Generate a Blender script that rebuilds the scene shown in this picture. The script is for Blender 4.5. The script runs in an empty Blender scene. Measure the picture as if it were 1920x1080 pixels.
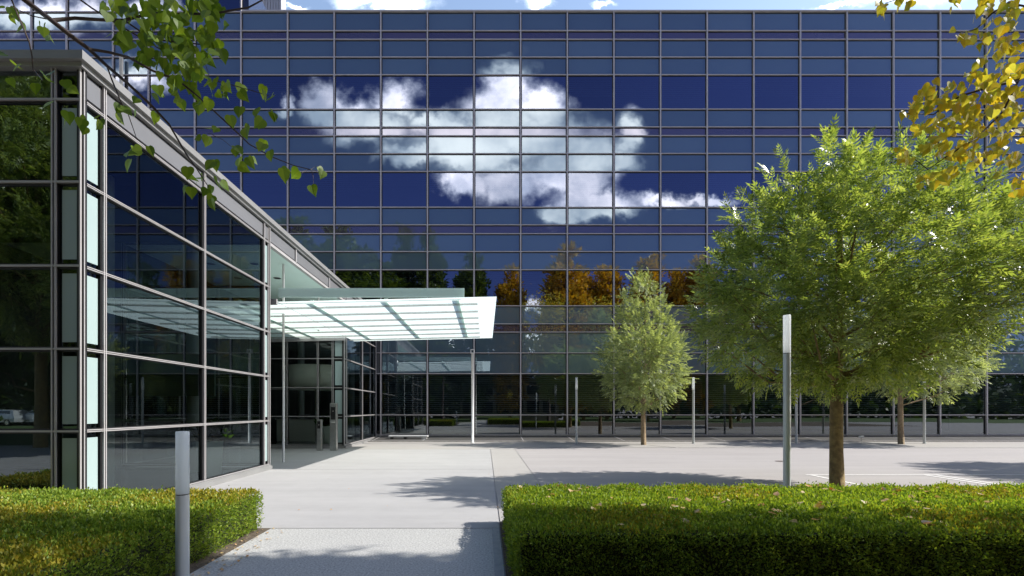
import bpy, math, random
import numpy as np
from mathutils import Vector, Matrix

random.seed(7)
RNG = np.random.default_rng(11)
F, CX, HY, EYE = 860.0, 910.0, 766.0, 1.6      # focal length, principal point, horizon row, eye height
sc = bpy.context.scene
COL = sc.collection
R = math.radians
SUN_EL, SUN_AZ = 40.8, 89.0                     # degrees


def at(px, py, d):
    """a point of the place seen at that pixel when it stands d metres away"""
    return Vector(((px - CX) * d / F, d, EYE + (HY - py) * d / F))


# ------------------------------------------------------------------ materials
MATS = {}


class NT:
    def __init__(self, tree):
        self.t = tree
        self.n = tree.nodes
        self.l = tree.links

    def new(self, typ, **kw):
        nd = self.n.new(typ)
        for k, v in kw.items():
            if k == 'inp':
                for a, b in v.items():
                    if hasattr(b, 'is_linked') or isinstance(b, bpy.types.NodeSocket):
                        self.l.new(b, nd.inputs[a])
                    else:
                        nd.inputs[a].default_value = b
            else:
                setattr(nd, k, v)
        return nd

    def math(self, op, a, b=None, c=None, clamp=False):
        nd = self.n.new('ShaderNodeMath')
        nd.operation = op
        nd.use_clamp = clamp
        for i, v in enumerate((a, b, c)):
            if v is None:
                continue
            if isinstance(v, bpy.types.NodeSocket):
                self.l.new(v, nd.inputs[i])
            else:
                nd.inputs[i].default_value = v
        return nd.outputs[0]

    def vmath(self, op, a, b=None):
        nd = self.n.new('ShaderNodeVectorMath')
        nd.operation = op
        for i, v in enumerate((a, b)):
            if v is None:
                continue
            if isinstance(v, bpy.types.NodeSocket):
                self.l.new(v, nd.inputs[i])
            else:
                nd.inputs[i].default_value = v
        return nd.outputs['Value'] if op in ('LENGTH', 'DOT_PRODUCT') else nd.outputs[0]

    def maprange(self, v, a, b, c=0.0, d=1.0, smooth=True):
        nd = self.n.new('ShaderNodeMapRange')
        nd.interpolation_type = 'SMOOTHSTEP' if smooth else 'LINEAR'
        self.l.new(v, nd.inputs[0])
        for i, x in enumerate((a, b, c, d)):
            nd.inputs[1 + i].default_value = x
        return nd.outputs[0]

    def mix(self, f, a, b, mode='MIX'):
        nd = self.n.new('ShaderNodeMix')
        nd.data_type = 'RGBA'
        nd.blend_type = mode
        nd.clamp_factor = True
        for i, v in ((0, f), (6, a), (7, b)):
            if isinstance(v, bpy.types.NodeSocket):
                self.l.new(v, nd.inputs[i])
            elif i == 0:
                nd.inputs[0].default_value = v
            else:
                nd.inputs[i].default_value = (*v[:3], 1.0)
        return nd.outputs[2]


def mat(name):
    m = bpy.data.materials.new(name)
    m.use_nodes = True
    t = NT(m.node_tree)
    m.node_tree.nodes.clear()
    out = t.new('ShaderNodeOutputMaterial')
    MATS[name] = m
    return m, t, out


def noise(t, scale, detail=4, rough=.6, coord='Object', dist=0.0, vec=None):
    tc = t.new('ShaderNodeTexCoord')
    n = t.new('ShaderNodeTexNoise', inp={'Scale': scale, 'Detail': detail, 'Roughness': rough, 'Distortion': dist})
    t.l.new(vec if vec is not None else tc.outputs[coord], n.inputs['Vector'])
    return n.outputs[0]


def simple(name, c1, c2=None, rough=.5, metal=0.0, scale=6.0, spec=.5, bump=0.0, bscale=None, detail=5):
    m, t, out = mat(name)
    p = t.new('ShaderNodeBsdfPrincipled', inp={'Roughness': rough, 'Metallic': metal, 'Specular IOR Level': spec})
    if c2 is None:
        c2 = tuple(x * .8 for x in c1)
    n = noise(t, scale, detail)
    f = t.maprange(n, .3, .7)
    t.l.new(t.mix(f, c1, c2), p.inputs['Base Color'])
    if bump:
        b = t.new('ShaderNodeBump', inp={'Strength': bump, 'Distance': .02})
        t.l.new(noise(t, bscale or scale * 6, 5), b.inputs['Height'])
        t.l.new(b.outputs[0], p.inputs['Normal'])
    t.l.new(p.outputs[0], out.inputs[0])
    return m


def ground_mat(name, c, big, fine, fine_scale=90.0, streak=0.0):
    """paving: broad blotches, fine grain, faint tyre streaks"""
    m, t, out = mat(name)
    p = t.new('ShaderNodeBsdfPrincipled', inp={'Roughness': .85, 'Specular IOR Level': .25})
    tc = t.new('ShaderNodeTexCoord')
    n1 = noise(t, .35, 6, .62)
    n2 = noise(t, fine_scale, 3, .7)
    n3 = noise(t, 2.2, 6, .7, dist=.6)
    mp = t.new('ShaderNodeMapping')
    mp.inputs['Scale'].default_value = (.12, 1.9, 1)
    t.l.new(tc.outputs['Object'], mp.inputs[0])
    n4 = noise(t, 1.4, 4, .6, vec=mp.outputs[0])
    v = t.math('ADD', t.math('MULTIPLY', t.math('SUBTRACT', n1, .5), big),
               t.math('MULTIPLY', t.math('SUBTRACT', n2, .5), fine))
    v = t.math('ADD', v, t.math('MULTIPLY', t.math('SUBTRACT', n3, .5), big * .55))
    v = t.math('ADD', v, t.math('MULTIPLY', t.math('SUBTRACT', n4, .5), streak))
    v = t.math('ADD', v, 1.0)
    col = t.vmath('MULTIPLY', (c[0], c[1], c[2]), v)
    vm = col.node
    comb = t.new('ShaderNodeCombineXYZ')
    for i in range(3):
        t.l.new(v, comb.inputs[i])
    t.l.new(comb.outputs[0], vm.inputs[1])
    t.l.new(col, p.inputs['Base Color'])
    b = t.new('ShaderNodeBump', inp={'Strength': .35, 'Distance': .004})
    t.l.new(n2, b.inputs['Height'])
    t.l.new(b.outputs[0], p.inputs['Normal'])
    t.l.new(p.outputs[0], out.inputs[0])
    return m


def leaf_mat(name, cols, trans=.45, tcol=None, rough=.45, spec=.35):
    """leaf: colour differs from leaf to leaf; light passes through"""
    m, t, out = mat(name)
    g = t.new('ShaderNodeNewGeometry')
    ramp = t.new('ShaderNodeValToRGB')
    el = ramp.color_ramp.elements
    while len(el) < len(cols):
        el.new(.5)
    for i, c in enumerate(cols):
        el[i].position = i / max(1, len(cols) - 1)
        el[i].color = (*c, 1)
    t.l.new(g.outputs['Random Per Island'], ramp.inputs[0])
    col = ramp.outputs[0]
    p = t.new('ShaderNodeBsdfPrincipled', inp={'Roughness': rough, 'Specular IOR Level': spec})
    t.l.new(col, p.inputs['Base Color'])
    tr = t.new('ShaderNodeBsdfTranslucent')
    t.l.new(t.mix(1.0, col, tcol or (1.5, 1.45, .55), 'MULTIPLY'), tr.inputs[0])
    mx = t.new('ShaderNodeMixShader')
    mx.inputs[0].default_value = trans
    t.l.new(p.outputs[0], mx.inputs[1])
    t.l.new(tr.outputs[0], mx.inputs[2])
    t.l.new(mx.outputs[0], out.inputs[0])
    return m


def glass_mat(name, tint, refl_tint, ior=1.9, floor=.0, wave=.0, rough=0.0):
    """coated sheet glass: tinted see-through plus a mirror share that grows towards grazing"""
    m, t, out = mat(name)
    tr = t.new('ShaderNodeBsdfTransparent')
    tr.inputs[0].default_value = (*tint, 1)
    gl = t.new('ShaderNodeBsdfGlossy', inp={'Roughness': rough})
    gl.inputs[0].default_value = (*refl_tint, 1)
    fr = t.new('ShaderNodeFresnel', inp={'IOR': ior})
    oi = t.new('ShaderNodeObjectInfo')
    fac = t.math('ADD', fr.outputs[0], t.math('MULTIPLY', t.math('ADD', .82, t.math('MULTIPLY', oi.outputs['Random'], .36)), floor), clamp=True)
    if wave:
        b = t.new('ShaderNodeBump', inp={'Strength': wave, 'Distance': .01})
        t.l.new(noise(t, .9, 2, .4), b.inputs['Height'])
        t.l.new(b.outputs[0], gl.inputs['Normal'])
    mx = t.new('ShaderNodeMixShader')
    t.l.new(fac, mx.inputs[0])
    t.l.new(tr.outputs[0], mx.inputs[1])
    t.l.new(gl.outputs[0], mx.inputs[2])
    t.l.new(mx.outputs[0], out.inputs[0])
    return m


def spandrel_mat(name, base, refl, fac):
    """back-painted glass: a coloured ground under a mirror coat"""
    m, t, out = mat(name)
    d = t.new('ShaderNodeBsdfDiffuse')
    oi = t.new('ShaderNodeObjectInfo')
    g = t.new('ShaderNodeNewGeometry')
    r = t.math('ADD', t.math('MULTIPLY', oi.outputs['Random'], .5), t.math('MULTIPLY', g.outputs['Random Per Island'], .5))
    t.l.new(t.mix(r, tuple(x * .70 for x in base), tuple(x * 1.30 for x in base)), d.inputs[0])
    gl = t.new('ShaderNodeBsdfGlossy', inp={'Roughness': 0.0})
    gl.inputs[0].default_value = (*refl, 1)
    fr = t.new('ShaderNodeFresnel', inp={'IOR': 1.5})
    b = t.new('ShaderNodeBump', inp={'Strength': .03, 'Distance': .01})
    t.l.new(noise(t, 1.1, 2, .4), b.inputs['Height'])
    t.l.new(b.outputs[0], gl.inputs['Normal'])
    mx = t.new('ShaderNodeMixShader')
    t.l.new(t.math('ADD', fr.outputs[0], fac, clamp=True), mx.inputs[0])
    t.l.new(d.outputs[0], mx.inputs[1])
    t.l.new(gl.outputs[0], mx.inputs[2])
    t.l.new(mx.outputs[0], out.inputs[0])
    return m


ALU = simple('pale anodised aluminium', (.60, .565, .575), (.53, .50, .51), rough=.45, metal=.1, scale=2)
ALU_P = simple('bright aluminium trim', (.47, .455, .46), (.42, .405, .41), rough=.4, metal=.15, scale=2)
GASKET = simple('black gasket', (.012, .012, .014), rough=.5, scale=3)
COPING = simple('coated metal coping', (.30, .30, .30), (.26, .26, .26), rough=.4, metal=.2, scale=1.5)
FASCIA = simple('lilac grey metal panel', (.29, .295, .31), (.26, .265, .28), rough=.3, metal=.4, scale=.6)
STEEL = simple('brushed steel', (.55, .55, .54), (.45, .45, .44), rough=.3, metal=.8, scale=9)
LAMP_METAL = simple('grey painted lamp metal', (.56, .59, .60), (.52, .55, .56), rough=.38, metal=.15, scale=4)
WHITE_METAL = simple('white painted metal', (.75, .75, .74), (.68, .68, .67), rough=.4, scale=4)
DARK = simple('dark plastic', (.02, .02, .022), rough=.4)
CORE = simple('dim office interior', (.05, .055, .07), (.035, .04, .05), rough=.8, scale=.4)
CEIL = simple('office ceiling', (.16, .17, .2), (.12, .13, .15), rough=.8, scale=.6)
BLIND = simple('blue grey blind slat', (.34, .37, .45), (.28, .31, .38), rough=.6, scale=1)
SOFFIT = simple('mint white soffit board', (.74, .90, .85), (.70, .87, .82), rough=.55, scale=.5)
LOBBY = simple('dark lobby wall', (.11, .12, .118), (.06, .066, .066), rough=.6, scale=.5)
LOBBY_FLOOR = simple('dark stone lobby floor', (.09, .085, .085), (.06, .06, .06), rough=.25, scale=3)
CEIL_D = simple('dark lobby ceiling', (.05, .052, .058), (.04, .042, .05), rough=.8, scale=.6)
PALE_COL = simple('pale green plaster column', (.40, .47, .44), (.36, .43, .40), rough=.5, scale=3)
DRUM = simple('grey green drum facing', (.86, .90, .82), (.82, .86, .78), rough=.5, scale=1)
POT = simple('mint planter lacquer', (.82, .95, .88), (.78, .92, .84), rough=.4, scale=2)
SOIL = simple('dark mulch', (.07, .05, .035), (.16, .13, .10), rough=.95, scale=26, bump=.8, bscale=60)
KERB = simple('concrete kerb', (.40, .38, .36), (.30, .285, .27), rough=.85, scale=5, bump=.2)
EDGING = simple('steel blue edging strip', (.24, .27, .31), (.18, .21, .25), rough=.55, metal=.3, scale=8)
APRON = simple('dark sloping glazed apron', (.10, .096, .09), (.08, .077, .073), rough=.5, spec=.4, scale=.8)
BARK = simple('ochre brown bark', (.29, .215, .085), (.15, .105, .045), rough=.9, scale=9, bump=.8, bscale=30)
BARK_PALE = simple('pale tan bark', (.36, .27, .17), (.24, .17, .10), rough=.9, scale=9, bump=.6, bscale=30)
TWIG = simple('red brown twig bark', (.045, .026, .018), (.025, .015, .011), rough=.7, scale=14)
MARK = simple('worn white road paint', (.82, .81, .80), (.62, .61, .60), rough=.8, scale=18)
WALLW = simple('white rendered wall', (.66, .62, .60), (.58, .54, .52), rough=.8, scale=.7)
RIBBED = simple('pale ribbed cladding', (.50, .50, .52), (.44, .44, .46), rough=.5, metal=.2, scale=1)
GRASS = simple('lawn', (.075, .12, .03), (.05, .09, .022), rough=.95, scale=3, bump=.5, bscale=40)
TYRE = simple('black rubber', (.02, .02, .02), rough=.8)
RUBBER_JOINT = simple('dark joint', (.16, .155, .15), rough=.9)
CAR_GLASS = simple('dark car glass', (.015, .018, .02), rough=.05, spec=.9)

PLAZA = ground_mat('pale forecourt concrete', (.385, .38, .38), .30, .16, 60, .26)
ROADM = ground_mat('pale pinkish grey asphalt', (.365, .345, .34), .16, .16, 90, .34)
PAVE = ground_mat('beige pavement', (.375, .36, .345), .18, .12, 80, .10)
PATHM = ground_mat('exposed aggregate concrete', (.41, .41, .40), .22, 2.2, 48, 0)

VISION = glass_mat('blue coated window glass', (.30, .34, .42), (.82, .84, 1.0), ior=1.6, floor=.31, wave=.03)
GROUND_GLASS = glass_mat('dark ground floor glass', (.45, .54, .58), (.82, .90, .95), ior=1.6, floor=.13, wave=.03)
PAV_GLASS = glass_mat('smoky pavilion glass', (.46, .51, .51), (.78, .92, .99), ior=2.05, floor=.02, wave=.006)
CLEAR_GLASS = glass_mat('clear entrance glass', (.84, .88, .86), (.86, .94, .95), ior=1.55, wave=.006)
SPAN = spandrel_mat('blue green spandrel glass', (.112, .168, .215), (.80, .91, 1.0), .20)
STRIP = spandrel_mat('mauve strip glass', (.095, .08, .115), (.86, .85, 1.0), .20)
OPAL = simple('opal glass infill', (.36, .46, .46), (.33, .43, .43), rough=.3, scale=.4)

m, t, out = mat('white translucent canopy glass')
tl = t.new('ShaderNodeBsdfTranslucent')
tl.inputs[0].default_value = (.84, .97, .945, 1)
df = t.new('ShaderNodeBsdfPrincipled', inp={'Roughness': .15, 'Base Color': (.85, .95, .93, 1)})
mx = t.new('ShaderNodeMixShader')
mx.inputs[0].default_value = .30
t.l.new(tl.outputs[0], mx.inputs[1]); t.l.new(df.outputs[0], mx.inputs[2])
t.l.new(mx.outputs[0], out.inputs[0])
CANOPY = m
m, t, out = mat('grey green beam glass')
tl = t.new('ShaderNodeBsdfTranslucent')
tl.inputs[0].default_value = (.72, .86, .82, 1)
df = t.new('ShaderNodeBsdfPrincipled', inp={'Roughness': .1, 'Base Color': (.78, .88, .86, 1)})
mx = t.new('ShaderNodeMixShader')
mx.inputs[0].default_value = .6
t.l.new(tl.outputs[0], mx.inputs[1]); t.l.new(df.outputs[0], mx.inputs[2])
t.l.new(mx.outputs[0], out.inputs[0])
BEAMGLASS = m
m, t, out = mat('frosted lamp diffuser')
tl = t.new('ShaderNodeBsdfTranslucent')
tl.inputs[0].default_value = (.95, .97, .98, 1)
df = t.new('ShaderNodeBsdfPrincipled', inp={'Roughness': .3, 'Base Color': (.85, .88, .89, 1)})
mx = t.new('ShaderNodeMixShader')
mx.inputs[0].default_value = .4
t.l.new(tl.outputs[0], mx.inputs[1]); t.l.new(df.outputs[0], mx.inputs[2])
t.l.new(mx.outputs[0], out.inputs[0])
FROST = m

ASH = leaf_mat('ash leaf', [(.11, .17, .05), (.22, .30, .08), (.44, .50, .18), (.17, .25, .11), (.32, .40, .11), (.26, .36, .09)], .43, rough=.32, spec=.6)
ASH2 = leaf_mat('grey green ash leaf', [(.20, .26, .14), (.31, .38, .21), (.44, .50, .30), (.26, .33, .18)], .42)
POPG = leaf_mat('poplar leaf', [(.06, .115, .014), (.11, .18, .02), (.18, .25, .03), (.08, .14, .018)], .5)
POPY = leaf_mat('yellow poplar leaf', [(.60, .50, .05), (.58, .46, .04), (.42, .45, .06), (.74, .64, .14), (.34, .40, .05), (.60, .40, .03), (.50, .50, .07)], .5, (1.25, 1.15, .5))
GREENT = leaf_mat('distant green foliage', [(.03, .06, .012), (.06, .10, .02), (.09, .13, .025)], .35)
GOLDT = leaf_mat('distant golden foliage', [(.46, .30, .02), (.58, .34, .02), (.38, .28, .03)], .35, (1.2, 1.1, .5))
ORANGET = leaf_mat('distant orange foliage', [(.48, .29, .02), (.58, .34, .02), (.38, .27, .03)], .35, (1.2, 1.1, .5))
HEDGE_L = leaf_mat('box hedge leaf', [(.10, .17, .025), (.17, .27, .035), (.26, .36, .046), (.36, .43, .065)], .40)
HEDGE_Y = leaf_mat('yellowing box hedge leaf', [(.12, .16, .022), (.25, .26, .03), (.40, .36, .045), (.36, .27, .03)], .36)
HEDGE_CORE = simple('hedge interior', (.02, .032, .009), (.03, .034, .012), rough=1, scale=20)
FALLEN = leaf_mat('fallen leaf', [(.45, .30, .08), (.55, .42, .22), (.50, .22, .06), (.62, .55, .38)], .2, (1.1, 1, .6))
PLANTG = leaf_mat('lobby plant leaf', [(.04, .10, .02), (.07, .15, .03)], .3)


# ------------------------------------------------------------------ mesh helpers
class MB:
    def __init__(self):
        self.v, self.f, self.m = [], [], []

    def face(self, pts, mi=0):
        i = len(self.v)
        self.v += [tuple(p) for p in pts]
        self.f.append(tuple(range(i, i + len(pts))))
        self.m.append(mi)

    def box(self, x0, x1, y0, y1, z0, z1, mi=0, bev=0.0):
        if bev:
            b = bev
            i = len(self.v)
            for z, q in ((z0, b), (z0 + b, 0), (z1 - b, 0), (z1, b)):
                self.v += [(x0 + q + b, y0 + q, z), (x1 - q - b, y0 + q, z), (x1 - q, y0 + q + b, z), (x1 - q, y1 - q - b, z),
                           (x1 - q - b, y1 - q, z), (x0 + q + b, y1 - q, z), (x0 + q, y1 - q - b, z), (x0 + q, y0 + q + b, z)]
            for r in range(3):
                for k in range(8):
                    a, c = i + r * 8 + k, i + r * 8 + (k + 1) % 8
                    self.f.append((a, c, c + 8, a + 8)); self.m.append(mi)
            self.f.append(tuple(range(i + 7, i - 1, -1))); self.m.append(mi)
            self.f.append(tuple(range(i + 24, i + 32))); self.m.append(mi)
            return self
        i = len(self.v)
        self.v += [(x0, y0, z0), (x1, y0, z0), (x1, y1, z0), (x0, y1, z0), (x0, y0, z1), (x1, y0, z1), (x1, y1, z1), (x0, y1, z1)]
        for q in ((3, 2, 1, 0), (4, 5, 6, 7), (0, 1, 5, 4), (1, 2, 6, 5), (2, 3, 7, 6), (3, 0, 4, 7)):
            self.f.append(tuple(i + k for k in q)); self.m.append(mi)
        return self

    def tube(self, pts, radii, n=8, mi=0, cap=True):
        pts = [Vector(p) for p in pts]
        i0 = len(self.v)
        up = Vector((.31, .17, .93))
        for k, p in enumerate(pts):
            d = (pts[min(k + 1, len(pts) - 1)] - pts[max(k - 1, 0)])
            if d.length < 1e-9:
                d = Vector((0, 0, 1))
            d.normalize()
            s = d.cross(up if abs(d.dot(up)) < .95 else Vector((1, 0, 0))).normalized()
            w = d.cross(s)
            r = radii[k] if hasattr(radii, '__len__') else radii
            for j in range(n):
                a = 2 * math.pi * j / n
                self.v.append(tuple(p + s * (math.cos(a) * r) + w * (math.sin(a) * r)))
        for k in range(len(pts) - 1):
            for j in range(n):
                a, b = i0 + k * n + j, i0 + k * n + (j + 1) % n
                self.f.append((a, b, b + n, a + n)); self.m.append(mi)
        if cap:
            self.f.append(tuple(range(i0, i0 + n))); self.m.append(mi)
            self.f.append(tuple(range(i0 + len(pts) * n - 1, i0 + (len(pts) - 1) * n - 1, -1))); self.m.append(mi)
        return self

    def lathe(self, cx, cy, prof, n=24, mi=0, a0=0.0, a1=2 * math.pi):
        full = abs(a1 - a0 - 2 * math.pi) < 1e-6
        i0 = len(self.v)
        cols = n if full else n + 1
        for r, z in prof:
            for j in range(cols):
                a = a0 + (a1 - a0) * j / n
                self.v.append((cx + r * math.cos(a), cy + r * math.sin(a), z))
        for k in range(len(prof) - 1):
            for j in range(n):
                a, b = i0 + k * cols + j, i0 + k * cols + (j + 1) % cols
                self.f.append((a, b, b + cols, a + cols)); self.m.append(mi)
        return self

    def build(self, name, mats, parent=None, smooth=False, loc=None):
        me = bpy.data.meshes.new(name)
        if loc is not None:
            lx, ly, lz = loc
            self.v = [(a - lx, b - ly, c - lz) for a, b, c in self.v]
        me.from_pydata(self.v, [], self.f)
        if not isinstance(mats, (list, tuple)):
            mats = [mats]
        for mm in mats:
            me.materials.append(mm)
        if len(mats) > 1:
            me.polygons.foreach_set('material_index', self.m)
        if smooth:
            me.polygons.foreach_set('use_smooth', [True] * len(me.polygons))
        me.update()
        return link(name, me, parent, loc)


def link(name, me, parent=None, loc=None):
    o = bpy.data.objects.new(name, me)
    COL.objects.link(o)
    if parent is not None:
        o.parent = parent
    if loc is not None:
        o.location = loc
    return o


def quads(name, verts, faces, m, parent=None, loc=None, mi=None):
    """one mesh out of numpy arrays: verts (n,3), faces (k,4)"""
    me = bpy.data.meshes.new(name)
    me.vertices.add(len(verts))
    me.vertices.foreach_set('co', np.ascontiguousarray(verts, np.float32).ravel())
    k = len(faces)
    me.loops.add(k * 4)
    me.loops.foreach_set('vertex_index', np.ascontiguousarray(faces, np.int32).ravel())
    me.polygons.add(k)
    me.polygons.foreach_set('loop_start', np.arange(0, k * 4, 4, dtype=np.int32))
    me.polygons.foreach_set('loop_total', np.full(k, 4, np.int32))
    for x in (m if isinstance(m, (list, tuple)) else [m]):
        me.materials.append(x)
    if mi is not None:
        me.polygons.foreach_set('material_index', np.ascontiguousarray(mi, np.int32))
    me.update()
    me.validate()
    return link(name, me, parent, loc)


def empty(name, loc, label, cat, group=None, rz=0.0):
    o = bpy.data.objects.new(name, None)
    COL.objects.link(o)
    o.location = loc
    o.rotation_euler = (0, 0, rz)
    tag(o, label, cat, group)
    return o


def tag(o, label, cat, group=None, kind=None):
    if label: o['label'] = label
    if cat: o['category'] = cat
    if group: o['group'] = group
    if kind: o['kind'] = kind
    return o


def structure(o, kind='structure'):
    o['kind'] = kind
    return o


def copy_tree(o, parent=None):
    c = o.copy()
    COL.objects.link(c)
    c.parent = parent
    for ch in [x for x in bpy.data.objects if x.parent == o]:
        copy_tree(ch, c)
    return c


def frames(d, n_hint):
    """rotation frames whose x runs along d and whose z leans to n_hint"""
    d = d / np.linalg.norm(d, axis=1, keepdims=True)
    s = np.cross(n_hint, d)
    l = np.linalg.norm(s, axis=1, keepdims=True)
    s = np.where(l > 1e-6, s / np.maximum(l, 1e-6), np.array([[1.0, 0, 0]]))
    n = np.cross(d, s)
    return np.stack([d, s, n], axis=2)


def scatter(tv, tf, pos, fr, scale):
    """copies of a leaf template (numpy) at pos in frames fr"""
    n, k = len(pos), len(tv)
    v = np.einsum('nij,kj->nki', fr, tv) * scale[:, None, None] + pos[:, None, :]
    f = tf[None, :, :] + (np.arange(n) * k)[:, None, None]
    return v.reshape(-1, 3), f.reshape(-1, 4)


# leaf templates (unit length along x)
def t_diamond(w=.32, fold=.06):
    return (np.array([[0, 0, 0], [.45, -w / 2, fold], [1, 0, -.04], [.45, w / 2, fold]], float), np.array([[0, 1, 2, 3]]))


def t_pinnate(pairs=4):
    v, f = [], []
    def leaflet(b, ang, L, w, droop):
        c, s = math.cos(ang), math.sin(ang)
        i = len(v)
        for x, y, z in ((0, 0, 0), (.45, -w / 2, .02), (1, 0, droop), (.45, w / 2, .02)):
            X, Y = x * L, y
            v.append((b[0] + X * c - Y * s, b[1] + X * s + Y * c, b[2] + z * L))
        f.append((i, i + 1, i + 2, i + 3))
    for k in range(pairs):
        tt = .22 + .62 * k / (pairs - 1)
        z = -.25 * tt * tt
        for sg in (-1, 1):
            leaflet((tt, 0, z), sg * (1.0 - .12 * k), .40 - .02 * k, .115, -.18)
    leaflet((.86, 0, -.2), 0, .42, .12, -.25)
    i = len(v)
    v.extend([(0, -.008, 0), (0, .008, 0), (.9, .006, -.2), (.9, -.006, -.2)])
    f.append((i, i + 1, i + 2, i + 3))
    return np.array(v, float), np.array(f)


def t_heart():
    # poplar leaf: broad rounded base and a drawn-out tip, a fold along the midrib
    half = [(0, 0), (-.06, .18), (.02, .38), (.20, .47), (.42, .43), (.64, .27), (.82, .11), (1, 0)]
    rib = [(0, 0), (.06, 0), (.14, 0), (.26, 0), (.44, 0), (.64, 0), (.82, 0), (1, 0)]
    v, f = [], []
    for sg in (-1, 1):
        i = len(v)
        for (x, y), (rx, _) in zip(half, rib):
            v.append((x, sg * y, .10 * abs(y) + -.12 * x * x))
            v.append((rx, 0, -.12 * rx * rx))
        for k in range(len(half) - 1):
            a = i + 2 * k
            f.append((a, a + 1, a + 3, a + 2))
    return np.array(v, float), np.array(f)


DIAMOND, PINNATE, HEART = t_diamond(), t_pinnate(), t_heart()


def unit(n):
    v = RNG.normal(size=(n, 3))
    return v / np.linalg.norm(v, axis=1, keepdims=True)


def sample_profile(prof, n, bias=.45, depth=.9):
    """points in a lop-sided crown: prof rows are (height, left reach, right reach) from the trunk"""
    prof = np.array(prof, float)
    zs = RNG.uniform(prof[0, 0], prof[-1, 0], n * 6)
    l = np.interp(zs, prof[:, 0], prof[:, 1])
    r = np.interp(zs, prof[:, 0], prof[:, 2])
    area = (l + r) ** 2
    keep = RNG.uniform(size=len(zs)) < area / area.max()
    zs, l, r = zs[keep][:n], l[keep][:n], r[keep][:n]
    k = len(zs)
    a = RNG.uniform(0, 2 * np.pi, k)
    q = RNG.uniform(size=k) ** bias
    c, h = (r - l) / 2, (r + l) / 2
    return np.stack([c + h * q * np.cos(a), h * depth * q * np.sin(a), zs], 1)


def crown_tree(name, loc, prof, trunk_h, trunk_r, n_clump, per, leaf_len, leafm, barkm, label, group, tpl=PINNATE,
               clump_r=.35, lean=0.0, depth=.9, limbs=26, cat='tree', droop=.35, shoots=0):
    root = empty(name, loc, label, cat, group)
    top = prof[-1][0]
    tb = MB()
    pts, rad = [], []
    for k in range(9):
        f = k / 8
        z = f * top * .86
        pts.append((lean * f * f + .04 * math.sin(5 * f + trunk_r * 40), .05 * math.sin(3.3 * f), z - .05))
        rad.append(trunk_r * (1.18 if k == 0 else 1.0) * (1 - .93 * max(0, (z - trunk_h * .6) / (top - trunk_h * .6))) + .006)
    tb.tube(pts, rad, 12)
    cl = sample_profile(prof, n_clump, depth=depth)
    # limbs: from the trunk out to picked clump centres
    far = cl[np.argsort(-np.hypot(cl[:, 0], cl[:, 1]))][: int(len(cl) * .6)]
    pick = far[RNG.choice(len(far), min(limbs, len(far)), replace=False)]
    def trunk_at(z):
        f = min(1, max(0, z / (top * .86)))
        return Vector((lean * f * f, 0, z))
    for p in pick:
        p = Vector(p)
        z0 = max(trunk_h * .92, min(top * .75, p.z - .75 * math.hypot(p.x, p.y) * RNG.uniform(.7, 1.2)))
        a = trunk_at(z0)
        mid = a.lerp(p, .5) + Vector((0, 0, -.12 * (p - a).length)) + Vector(RNG.normal(size=3)) * .08
        r0 = trunk_r * .34 * (1 - .55 * (z0 - trunk_h) / (top - trunk_h + .01))
        tb.tube([a, a.lerp(mid, .55), mid, mid.lerp(p, .55) + Vector((0, 0, .03)), p], [r0, r0 * .8, r0 * .58, r0 * .36, r0 * .12], 6)
    for c in cl[RNG.choice(len(cl), min(len(cl), 140), replace=False)]:
        p = Vector(c)
        a = trunk_at(max(trunk_h, p.z - .5)).lerp(p, .62)
        tb.tube([a, a.lerp(p, .5) + Vector((0, 0, .05)), p], [.014, .010, .004], 4, cap=False)
    tb.build('trunk', barkm, root, smooth=True)
    n = len(cl) * per
    centre = np.repeat(cl, per, 0)
    off = unit(n) * (RNG.uniform(size=(n, 1)) ** .6) * clump_r * np.array([[1, 1, .8]])
    pos = centre + off
    out = pos - np.array([[0, 0, top * .45]])
    d = off / clump_r * .9 + out / np.linalg.norm(out, axis=1, keepdims=True) * .7 + RNG.normal(size=(n, 3)) * .35 + np.array([[0, 0, -droop]])
    nh = np.array([[0, 0, 1.0]]) + RNG.normal(size=(n, 3)) * .45
    fr = frames(d, nh)
    v, f = scatter(*tpl, pos, fr, leaf_len * RNG.uniform(.7, 1.25, n))
    if shoots:
        sp_ = sample_profile(prof, shoots, bias=.06, depth=depth)
        o_ = sp_ - np.array([[0, 0, top * .42]])
        o_ /= np.linalg.norm(o_, axis=1, keepdims=True)
        o_ += np.array([[0, 0, .45]]) + RNG.normal(size=o_.shape) * .25
        o_ /= np.linalg.norm(o_, axis=1, keepdims=True)
        m_ = 9
        ln = RNG.uniform(.25, .62, len(sp_)) * clump_r / .3
        tt = np.tile(np.linspace(0, 1, m_), len(sp_))
        bp = np.repeat(sp_, m_, 0) + np.repeat(o_ * ln[:, None], m_, 0) * tt[:, None]
        dd = np.repeat(o_, m_, 0) * (.4 + .6 * tt[:, None]) + unit(len(bp)) * .75 * (1.15 - tt[:, None])
        v3, f3 = scatter(*tpl, bp, frames(dd, np.array([[0, 0, 1.0]]) + RNG.normal(size=(len(bp), 3)) * .4), leaf_len * RNG.uniform(.65, 1.1, len(bp)))
        f = np.concatenate([f, f3 + len(v)])
        v = np.concatenate([v, v3])
    quads('crown', v, f, leafm, root)
    return root


# ------------------------------------------------------------------ the ground
def sheet(name, pts, z, m):
    b = MB()
    b.face([(x, y, z) for x, y in pts])
    o = b.build(name, m)
    return structure(o)


def rect(x0, x1, y0, y1):
    return [(x0, y0), (x1, y0), (x1, y1), (x0, y1)]


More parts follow.
